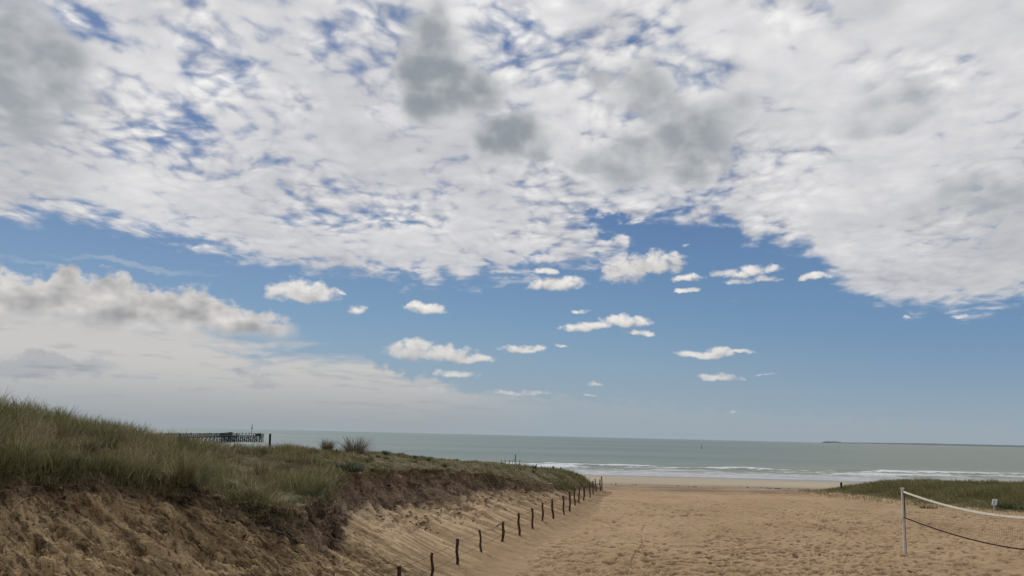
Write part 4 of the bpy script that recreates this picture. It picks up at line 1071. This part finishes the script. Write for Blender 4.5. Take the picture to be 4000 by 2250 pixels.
def land(px0, px1, dist, prof, depth):
    X0, X1 = at_y(px0, 1700, dist).x, at_y(px1, 1700, dist).x; n = 160; m = MB()
    for i in range(n + 1):
        u = i / n; x = X0 + (X1 - X0) * u
        h = float(np.interp(u, *zip(*prof))) * (1 + 0.10 * float(fbm(np.array([u * 30.0]), np.array([1.3]), 201, 4)[0]))
        for dy, f_ in ((0, -.2), (depth * .1, .55), (depth * .3, 1.0), (depth * .7, .9), (depth, -.2)):
            m.v.append((x, dist + dy, h * f_ if f_ > 0 else -3.0))
    for i in range(n):
        for k in range(4): m.f.append((5 * i + k, 5 * i + 5 + k, 5 * i + 6 + k, 5 * i + 1 + k))
    o = m.build('island', M_LAND); tag(o, kind='structure'); return o
land(3252, 3299, 11500, [(0, 10), (.12, 22), (.5, 26), (.85, 22), (1, 10)], 500)
land(3362, 4700, 12300, [(0, 7), (.03, 14), (.10, 20), (.14, 19), (.22, 30), (.30, 27), (.42, 32), (.7, 34), (1, 32)], 1500)

# ------------------------------------------------------------------ grass: curved tapering blades
GREENS = np.array([(0.100, 0.098, 0.036), (0.125, 0.118, 0.048), (0.078, 0.085, 0.036), (0.150, 0.134, 0.058)])
STRAWS = np.array([(0.240, 0.190, 0.105), (0.165, 0.128, 0.070), (0.300, 0.250, 0.150), (0.120, 0.090, 0.055)])
def mat_grass():
    m = bpy.data.materials.new('grass_blade'); m.use_nodes = True; t = NT(m.node_tree); b = t.n['Principled BSDF']
    c = attr(t, 'tint', 0); t.put(b.inputs['Base Color'], c); b.inputs['Roughness'].default_value = 0.7; b.inputs['Specular IOR Level'].default_value = 0.2
    tr = t.new('ShaderNodeBsdfTranslucent'); t.put(tr.inputs['Color'], c)
    mx = t.new('ShaderNodeMixShader'); mx.inputs[0].default_value = 0.28
    t.l.new(b.outputs[0], mx.inputs[1]); t.l.new(tr.outputs[0], mx.inputs[2]); t.l.new(mx.outputs[0], t.n['Material Output'].inputs['Surface'])
    return m
M_GRASS = mat_grass()
def blades(base, h, w, az, lean, curl, col, segs=3, rg=RNG):
    """arrays of n blades -> verts, tris, colours"""
    n = len(base); lv = segs + 1
    d = np.stack([np.cos(az), np.sin(az), 0 * az], 1); sd = np.stack([-np.sin(az + 0.6), np.cos(az + 0.6), 0 * az], 1)
    V = []
    for i in range(segs):
        u = i / segs; ang = lean + curl * u * 0.5
        p = base + d * (np.sin(ang) * u * h)[:, None] + np.array([0, 0, 1.0]) * (np.cos(ang) * u * h)[:, None]
        ww = (w * (1 - 0.55 * u))[:, None]
        V += [p - sd * ww / 2, p + sd * ww / 2]
    ang = lean + curl * 0.5
    V.append(base + d * (np.sin(ang) * h)[:, None] + np.array([0, 0, 1.0]) * (np.cos(ang) * h)[:, None])
    V = np.stack(V, 1); k = V.shape[1]
    T = []
    for i in range(segs - 1): T += [(2 * i, 2 * i + 1, 2 * i + 3), (2 * i, 2 * i + 3, 2 * i + 2)]
    T.append((2 * segs - 2, 2 * segs - 1, 2 * segs))
    T = (np.array(T)[None] + (np.arange(n) * k)[:, None, None]).reshape(-1, 3)
    Cc = np.repeat(col[:, None, :], k, 1)
    return V.reshape(-1, 3), T, Cc.reshape(-1, 3)
def clump_cols(n, straw, rg=RNG):
    s = rg.random(n) < straw
    g = GREENS[rg.integers(0, 4, n)] * (1 - 0) ; y = STRAWS[rg.integers(0, 4, n)]
    return np.where(s[:, None], y, g) * rg.uniform(0.75, 1.25, n)[:, None]
def lushness(x, y): return fbm(x * 0.33, y * 0.33, 131, 3)
def dune_grass():
    rg = np.random.default_rng(21)
    NU, NV = DV.shape[:2]
    n = 15500
    # choose clump seats: even over the seen area of the sheet (denser in sheet coordinates where it is near)
    iu = rg.integers(0, NU - 2, n * 3); jv = np.where(rg.random(n * 3) < .16, DN2 + rg.integers(-7, 7, n * 3), rg.integers(DN1 + 20, DN3 + 6, n * 3))
    top = jv > DN2 - 8
    keep = ((DGR[iu, jv] > 0.5) | (np.abs(jv - DN2) < 7)) & (rg.random(n * 3) < np.where(top, 1.0, 0.5))
    iu, jv = iu[keep][:n], jv[keep][:n]
    P = DV[iu, jv]; q = DQ[iu]; gh = DGH[iu]; wild = DWILD[iu]
    dist = np.hypot(P[:, 0], P[:, 1])
    lu = lushness(P[:, 0], P[:, 1]); med = fbm(P[:, 0] * 1.1, P[:, 1] * 1.1, 133, 2)
    thin = (lu + 0.5 * med < -0.12) & (gh > .14)
    Kk = len(P); nb = np.where(gh > .22, 17, 13); nb = np.where(thin, 5, nb)
    near_edge = (jv < DN2 + 5)
    hh = gh * np.clip(0.70 + 1.1 * lu + 1.15 * med, 0.20, 1.8) * np.where(near_edge, .62, 1) * np.where(jv > DN3 - 18, 1.15, 1.0)
    idx = np.repeat(np.arange(Kk), nb); m = len(idx)
    spread = (0.05 + 0.16 * gh)[idx] * (1 + dist[idx] * 0.02)
    off = rg.normal(0, 1, (m, 2)) * spread[:, None]
    base = P[idx].copy(); base[:, :2] += off
    # follow the slope: use the sheet normal
    Nn = DN[iu, jv][idx]; nz = np.maximum(Nn[:, 2], 0.6); base[:, 2] += np.clip(-(Nn[:, 0] * off[:, 0] + Nn[:, 1] * off[:, 1]) / nz, -.22, .10) - 0.04
    h = np.minimum(hh[idx] * rg.uniform(0.55, 1.2, m), 0.66)
    wd = rg.uniform(0.005, 0.009, m) * np.clip(dist[idx] / 15, 1.0, 3.6)
    az = rg.uniform(0, 2 * np.pi, m) * 0.75 + 0.3 + rg.normal(0, .4, m); lean = np.abs(rg.normal(0.18, 0.25, m)); curl = rg.uniform(0.2, 1.6, m)
    straw_c = np.clip(0.42 - 0.8 * lu + 0.6 * fbm(P[:, 0] * .6, P[:, 1] * .6, 137, 2), 0.06, .85)
    col = clump_cols(m, straw_c[idx] * 0.85 + .04, rg) * (0.72 + 0.42 * np.clip(hh / gh, 0, 1.4))[idx][:, None] * np.repeat(rg.uniform(.62, 1.5, Kk), nb)[:, None]
    a1 = blades(base, h, wd, az, lean, curl, col, 3, rg)
    # denser tussocks standing out of the turf, each with its own colour, height and lie
    nt = 210; iu = (rg.random(nt) ** 1.1 * NU * .80).astype(int); jv = rg.integers(DN2 + 2, DN3 - 2, nt); P = DV[iu, jv]; g_ = DGH[iu]
    k = 110; H = (g_ * rg.uniform(.8, 1.7, nt) + .05); idx = np.repeat(np.arange(nt), k); m = nt * k
    r = np.sqrt(rg.random(m)) * (.10 + .16 * g_)[idx]; aa = rg.uniform(0, 2 * np.pi, m)
    base = P[idx].copy(); base[:, 0] += r * np.cos(aa); base[:, 1] += r * np.sin(aa); base[:, 2] -= .05
    tint = clump_cols(nt, .55, rg) * rg.uniform(.6, 1.35, nt)[:, None]
    col = tint[idx] * rg.uniform(.6, 1.4, m)[:, None]
    dist = np.hypot(P[:, 0], P[:, 1])[idx]
    bias_az = rg.uniform(0, 6.28, nt)[idx]; az = np.where(rg.random(m) < .55, aa, bias_az + rg.normal(0, .5, m))
    a2 = blades(base, H[idx] * rg.uniform(.4, 1.05, m), rg.uniform(.006, .010, m) * np.clip(dist / 16, 1, 3), az, np.abs(rg.normal(.18, .22, m)), rg.uniform(0, 1.3, m), col, 3, rg)
    return np.concatenate([a1[0], a2[0]]), np.concatenate([a1[1], a2[1] + len(a1[0])]), np.concatenate([a1[2], a2[2]])
def right_grass():
    rg = np.random.default_rng(22); n = 11000
    x = 22 + rg.random(n * 4) ** 1.8 * 46; y = rg.uniform(36, 76, n * 4)
    z, d = right_z(x, y)
    k = (d > -1.6) & (rg.random(n * 4) < 0.07 + 0.95 * sstep(d, -.5, 5.0)) & (x < 0.72 * y + 6)
    x, y, z, d = x[k][:n], y[k][:n], z[k][:n], d[k][:n]
    nb = np.where(d > 3.0, 10, 5); idx = np.repeat(np.arange(len(x)), nb); m = len(idx)
    off = rg.normal(0, .26, (m, 2))
    bx, by = x[idx] + off[:, 0], y[idx] + off[:, 1]; bz, _ = right_z(bx, by)
    h = (0.24 + 0.12 * sstep(d, 1, 7))[idx] * rg.uniform(.6, 1.4, m) * (1 + .6 * fbm(bx * .3, by * .3, 141, 2))
    col = 1.45 * clump_cols(m, np.clip(0.55 - 0.09 * d, .16, .6)[idx], rg) * (1 + 0.25 * fbm(bx * .25, by * .5, 142, 3))[:, None]
    return blades(np.stack([bx, by, bz - .02], 1), h, rg.uniform(.016, .030, m), rg.uniform(0, 5, m), np.abs(rg.normal(.1, .2, m)), rg.uniform(.1, 1.2, m), col, 2, rg)
for nm, fn in (('dune_grass', dune_grass), ('dune_grass', right_grass)):
    v, t_, c_ = fn(); o = add(nm, make_mesh(nm, v, tris=t_, mat=M_GRASS, smooth=False, attrs={'tint': c_})); o['kind'] = 'stuff'

# ------------------------------------------------------------------ tufts and plants one can point at
def tuft(px, py, hpx, wpx, n, cols, label, name='marram_tuft', cat='grass tuft', style='up', seed=0, y=None, bw=1.0):
    rg = np.random.default_rng(100 + seed + int(px)); g = on_ground(px, py) if y is None else at_y(px, py, y)
    if y is not None: g = Vector((g.x, g.y, drop(g.x, g.y)))
    sc = g.y / FPX; H, Wd = hpx * sc, wpx * sc
    base = np.zeros((n, 3)); rr = np.sqrt(rg.random(n)) * Wd * (.16 if style != 'mat' else .5); aa = rg.uniform(0, 2 * np.pi, n)
    base[:, 0], base[:, 1] = rr * np.cos(aa), rr * np.sin(aa)
    az = aa + rg.normal(0, .6, n)
    if style == 'up': lean = np.abs(rg.normal(.0, .30, n)); curl = rg.uniform(-.2, 1.0, n); h = H * rg.uniform(.25, 1.08, n)
    elif style == 'ball': lean = rg.uniform(0, 1.3, n); curl = rg.uniform(-.1, .4, n); h = 1.2 * (H * rg.uniform(.35, 1.0, n)) * (1 + (Wd / 2 / max(H, .01) - 1) * np.clip(lean, 0, 1))
    elif style == 'droop': lean = rg.uniform(.1, .7, n); curl = rg.uniform(.8, 2.2, n); h = H * rg.uniform(.6, 1.2, n); az = rg.normal(-0.6, 1.0, n)
    else: lean = rg.uniform(0, .9, n); curl = rg.uniform(0, 1.5, n); h = H * rg.uniform(.4, 1.1, n)
    C = np.array(cols)[rg.integers(0, len(cols), n)] * rg.uniform(.75, 1.25, n)[:, None]
    v, t_, c_ = blades(base, h, rg.uniform(.006, .010, n) * max(1.0, g.y / 18) * bw, az, lean, curl, C, 3, rg)
    o = add(name, make_mesh(name, v, tris=t_, mat=M_GRASS, smooth=False, attrs={'tint': c_})); o.location = g - Vector((0, 0, .03)); tag(o, label, cat); return o
G_ = [tuple(x) for x in GREENS]; S_ = [tuple(x) for x in STRAWS]; PALE = [(.34, .30, .19), (.42, .37, .25), (.26, .24, .13)]; BR = [(.12, .085, .06), (.17, .12, .08), (.085, .07, .045)]
tuft(722, 1892, 150, 95, 520, G_ + [S_[1], S_[0], PALE[2]], 'tallest upright marram tuft at the edge of the near slope, green with straw blades', seed=1)
tuft(668, 1868, 75, 90, 170, PALE + [G_[1]], 'bleached pale tuft leaning right just left of the tallest marram tuft', style='droop', seed=2)
tuft(903, 1905, 78, 90, 150, PALE + [G_[0]], 'bleached pale tuft on the slope shoulder right of the tallest marram tuft', style='droop', seed=3)
tuft(968, 1935, 80, 95, 170, PALE + [S_[0], G_[1]], 'bleached pale tuft hanging over the sandy edge, right of its twin', style='droop', seed=4)
tuft(1100, 1962, 62, 70, 60, [PALE[1], PALE[0]], 'sparse pale feathery tuft at the end of the near turf beside the dark notch', style='droop', seed=5)
tuft(1278, 1754, 56, 110, 420, G_[1:3] + S_[1:2] + S_[3:4] + BR, 'spiky straw coloured tuft on the skyline left of the round brown one', style='up', seed=6)
tuft(1386, 1772, 62, 185, 560, BR + [S_[1], (.15, .12, .11)], 'round brownish spiky tuft sticking out like a ball on the skyline', style='ball', seed=7)
tuft(430, 1700, 62, 230, 700, BR + S_[1:2] + G_[:1], 'broad brown mound of dry marram on the skyline left of the pier', style='mat', seed=8, bw=1.1)
tuft(1215, 1760, 28, 60, 120, S_[:2] + G_[:2], 'low straw tuft just left of the spiky skyline tuft', seed=9)
tuft(1105, 1745, 38, 120, 260, S_[:2] + G_[:3] + BR[:1], 'low bushy straw tuft right of the dark upright post', style='mat', seed=10)
tuft(840, 1790, 60, 150, 420, BR + G_[2:3], 'dark brownish tuft in the middle of the near dune below the pier', style='mat', seed=11)
tuft(350, 1760, 70, 120, 360, [S_[0], S_[1], PALE[0]] + G_[:2], 'straw streaked tuft high on the near dune at the left', seed=12)
tuft(235, 1790, 60, 110, 260, [S_[0], PALE[0]] + G_[:3], 'green and straw tuft above the near scarp left of the leafy plant', seed=13)
tuft(1115, 1850, 48, 60, 130, S_[1:2] + BR, 'small brown upright tuft on the turf left of the dark green clump', seed=14)
tuft(20, 1790, 85, 120, 260, [S_[0], S_[2]] + G_, 'tall straw tuft cut by the left picture edge', seed=15)
tuft(600, 1840, 60, 110, 260, G_ + PALE[:1], 'fresh green tuft left of the bleached tufts at the near edge', seed=16)
tuft(800, 1895, 60, 130, 260, G_ + [G_[1]] + PALE[2:], 'low fresh green tuft between the tallest tuft and the bleached pair', style='mat', seed=17)
DG = [(.030, .052, .026), (.042, .066, .034), (.024, .040, .022)]
tuft(1350, 1838, 46, 130, 900, DG, 'dense dark green broom-like clump above the bay scarp', name='green_clump', cat='shrub', style='mat', seed=20)
tuft(1225, 1935, 44, 60, 220, DG, 'dark green clump hanging in the notch between the slopes', name='green_clump', cat='shrub', style='mat', seed=21)
tuft(3965, 1985, 26, 120, 500, DG, 'dark green patch in the grass near the right picture edge', name='green_clump', cat='shrub', style='mat', seed=22)
tuft(3626, 1985, 16, 60, 200, DG, 'dark green patch seen through the net close to its post', name='green_clump', cat='shrub', style='mat', seed=23)

def leafy(px, py, hpx, wpx, n, cols, label, name='leafy_plant', leaf=1.0, seed=0):
    """a small plant: stems carrying broad leaves"""
    rg = random.Random(seed + int(px)); g = on_ground(px, py); sc = g.y / FPX; H, Wd = hpx * sc, wpx * sc
    root = empty(name, g - Vector((0, 0, .02)), label, 'plant'); st, lf, cols_v = MB(), [], []
    V, T, Cc = [], [], []
    for k in range(max(5, n // 9)):
        a = rg.uniform(0, 6.28); r = rg.random() ** .5 * Wd / 2; tip = Vector((r * math.cos(a), r * math.sin(a), H * rg.uniform(.45, 1.0))); mid = tip * .5 + Vector((0, 0, H * .12))
        st.tube([(0, 0, 0), mid, tip], [.006, .005, .003], 4)
        for _ in range(9):
            u = rg.uniform(.35, 1.0); p = (Vector((0, 0, 0)).lerp(mid, u * 2) if u < .5 else mid.lerp(tip, u * 2 - 1))
            b = rg.uniform(0, 6.28); L = leaf * .045 * max(1, g.y / 22) * rg.uniform(.6, 1.3); d = Vector((math.cos(b), math.sin(b), rg.uniform(-.2, .7))).normalized(); s = d.cross(Vector((0, 0, 1))).normalized() * L * .38
            i = len(V); V += [p, p + d * L * .5 + s + Vector((0, 0, .1 * L)), p + d * L, p + d * L * .5 - s + Vector((0, 0, .1 * L))]; T += [(i, i + 1, i + 2), (i, i + 2, i + 3)]
            c = cols[rg.randrange(len(cols))]; f = rg.uniform(.7, 1.3); Cc += [tuple(x * f for x in c)] * 4
    st.build('stems', M_POST, root)
    o = add('leaves', make_mesh('leaves', np.array([tuple(v) for v in V]), tris=T, mat=M_GRASS, smooth=False, attrs={'tint': np.array(Cc)}), root)
    return root
for a in ((274, 1822, 34, 70, 200, DG, 'dark green leafy plant at the turf edge above the near brown slope'),
          (1309, 1775, 26, 42, 120, DG, 'dark green shrublet under the spiky skyline tuft'),
          (1507, 1776, 12, 36, 80, DG, 'low dark plant on the skyline right of the round brown tuft'),
          (1619, 1792, 14, 34, 90, DG, 'dark leafy plant on the skyline above the middle of the bay'),
          (1673, 1802, 13, 36, 90, DG, 'dark leafy plant on the skyline, just right of its twin above the bay'),
          (1740, 1828, 18, 52, 130, DG, 'broad dark plant on the short turf below the skyline'),
          (1455, 1842, 14, 34, 90, DG, 'small dark plant on the rim of the bay scarp at its left'),
          (1597, 1858, 32, 28, 110, DG, 'dark bush growing out over the top of the bay scarp'),
          (2092, 1832, 16, 26, 70, DG, 'leafy green plant in the short grass between the dead stems'),
          (2085, 1848, 16, 34, 70, [(.05, .085, .03)], 'bright green low plant on the seaward end of the dune'),
          (2012, 1912, 17, 22, 110, [(.12, .16, .17), (.09, .12, .13)], 'blue grey sea holly on the sand just under the far scarp'),
          (150, 1640, 26, 60, 110, [(.05, .085, .03), (.07, .11, .04)], 'bright green broad leaved plant high in the grass at the left'),
          (1520, 1900, 10, 12, 40, DG, 'tiny dark plant clinging to the bay scarp')):
    leafy(*a)

# dry roots and stalks trailing down the near slope; clods under the bay scarp
def root_litter():
    rg = np.random.default_rng(31); n = 2100; wl = np.where(DWILD > .45)[0]
    iu = rg.choice(wl, n); jv = np.clip(rg.normal(DN1 - 10, 55, n), 12, DN2 - 1).astype(int)
    P, N = DV[iu, jv], DN[iu, jv]; D2 = DV[np.clip(iu + 2, 0, len(DV) - 1), np.maximum(jv - 6, 0)] - P; D2 /= np.linalg.norm(D2, axis=1, keepdims=True) + 1e-9
    Vv, Tt, Cc = [], [], []
    L = rg.uniform(.08, .50, n) ** 1.0; w = rg.uniform(.005, .014, n) * rg.uniform(.6, 1, n)
    side = np.cross(N, D2); k = 5
    pts = []
    sgn = rg.choice([-1, 1], n) * rg.uniform(.0, .9, n)
    for i in range(k):
        u = i / (k - 1)
        p = P + D2 * (L * u)[:, None] + side * (L * sgn * u * u * .7)[:, None] + N * (0.012 + 0.05 * np.sin(np.pi * u) * rg.uniform(.3, 1.2, n))[:, None]
        pts.append(p)
    V = []
    for i, p in enumerate(pts): V += [p - side * (w * (1 - .15 * i))[:, None] / 2 , p + side * (w * (1 - .15 * i))[:, None] / 2, p + N * (w * .8)[:, None]]
    V = np.stack(V, 1); T = []
    for i in range(k - 1):
        for a, b in ((0, 1), (1, 2), (2, 0)): T += [(3 * i + a, 3 * i + b, 3 * i + 3 + b), (3 * i + a, 3 * i + 3 + b, 3 * i + 3 + a)]
    T = (np.array(T)[None] + (np.arange(n) * 3 * k)[:, None, None]).reshape(-1, 3)
    C = np.array([(.36, .27, .165), (.24, .17, .10), (.08, .052, .034), (.46, .37, .24)])[rg.integers(0, 4, n)]
    return V.reshape(-1, 3), T, np.repeat(C[:, None], 3 * k, 1).reshape(-1, 3)
v, t_, c_ = root_litter(); o = add('dry_roots', make_mesh('dry_roots', v, tris=t_, mat=M_GRASS, smooth=False, attrs={'tint': c_})); o['kind'] = 'stuff'
ICO = np.array([(0, 0, 1), (.894, 0, .447), (.276, .851, .447), (-.724, .526, .447), (-.724, -.526, .447), (.276, -.851, .447), (.724, .526, -.447), (-.276, .851, -.447), (-.894, 0, -.447), (-.276, -.851, -.447), (.724, -.526, -.447), (0, 0, -1)])
ICT = np.array([(0,1,2),(0,2,3),(0,3,4),(0,4,5),(0,5,1),(1,6,2),(2,7,3),(3,8,4),(4,9,5),(5,10,1),(2,6,7),(3,7,8),(4,8,9),(5,9,10),(1,10,6),(6,11,7),(7,11,8),(8,11,9),(9,11,10),(10,11,6)])
def lumps(P, size, seed):
    rg = np.random.default_rng(seed); n = len(P)
    S = size[:, None, None] * rg.uniform(.6, 1.3, (n, 12, 1)) * (np.array([1.5, 1.0, .55]) * rg.uniform(.7, 1.3, (n, 1, 3)))
    a = rg.uniform(0, 6.28, n); c, s = np.cos(a)[:, None], np.sin(a)[:, None]
    Q = ICO[None] * S; X = Q[..., 0] * c - Q[..., 1] * s; Y = Q[..., 0] * s + Q[..., 1] * c
    V = np.stack([X, Y, Q[..., 2]], -1) + P[:, None]
    T = (ICT[None] + (np.arange(n) * 12)[:, None, None]).reshape(-1, 3); return V.reshape(-1, 3), T
rg = np.random.default_rng(41); n = 900
qq = rg.uniform(.40, .86, n * 3); iu = np.clip(np.searchsorted(DQ, qq), 0, len(DQ) - 2); cl = fbm(qq * 45, qq * 0, 151, 2); kk = (rg.random(n * 3) < .25 + cl) & (DWILD[iu] < .6); iu = iu[kk][:n]
jv = np.clip(DN1 - 3 - np.abs(rg.normal(0, 22, len(iu))), 30, DN1 + 5).astype(int)
v, t_ = lumps(DV[iu, jv], rg.uniform(.015, .07, len(iu)) ** 1.0, 42); o = add('fallen_clods', make_mesh('fallen_clods', v, tris=t_, mat=M_DUNE, attrs={'zone': np.tile([0, .85, 0.], (len(v), 1))}, uv=v[:, :2])); o['kind'] = 'stuff'
rg = np.random.default_rng(47); n = 1700                       # crumbs of turf and sand lying on the near slope
wl = np.where(DWILD > .4)[0]; iu = rg.choice(wl, n * 3); jv = rg.integers(12, DN1 + 20, n * 3); g_ = fbm(iu * .035, jv * .05, 161, 3)
kk = rg.random(n * 3) < .12 + 1.1 * np.clip(g_, 0, 1) + .5 * (jv > DN1 - 25); iu, jv = iu[kk][:n], jv[kk][:n]
v, t_ = lumps(DV[iu, jv], .008 + .035 * rg.random(len(iu)) ** 2.5, 48); zc = np.repeat(np.where(rg.random(len(iu)) < .55, .95, .0), 12)
o = add('fallen_crumbs', make_mesh('fallen_crumbs', v, tris=t_, mat=M_DUNE, smooth=False, attrs={'zone': np.stack([0 * zc, zc, np.ones_like(zc)], 1)}, uv=v[:, :2] * 3)); o['kind'] = 'stuff'
# wrack: dark weed strewn along the tide line
n = 700; y = rg.choice([71.5, 77, 84, 93], n, p=[.45, .3, .15, .1]) + rg.normal(0, 1.1, n); x = rg.uniform(2, 60, n)
x = np.where(rg.random(n) < .6, np.round(x / 3.1) * 3.1 + rg.normal(0, .5, n), x)
z = base_z(x, y) + .01
M_WEED = material('dry_seaweed', (.075, .045, .030), .9)[0]
v, t_ = lumps(np.stack([x, y, z], 1), rg.uniform(.04, .17, n), 43); o = add('tide_wrack', make_mesh('tide_wrack', v, tris=t_, mat=M_WEED)); o['kind'] = 'stuff'
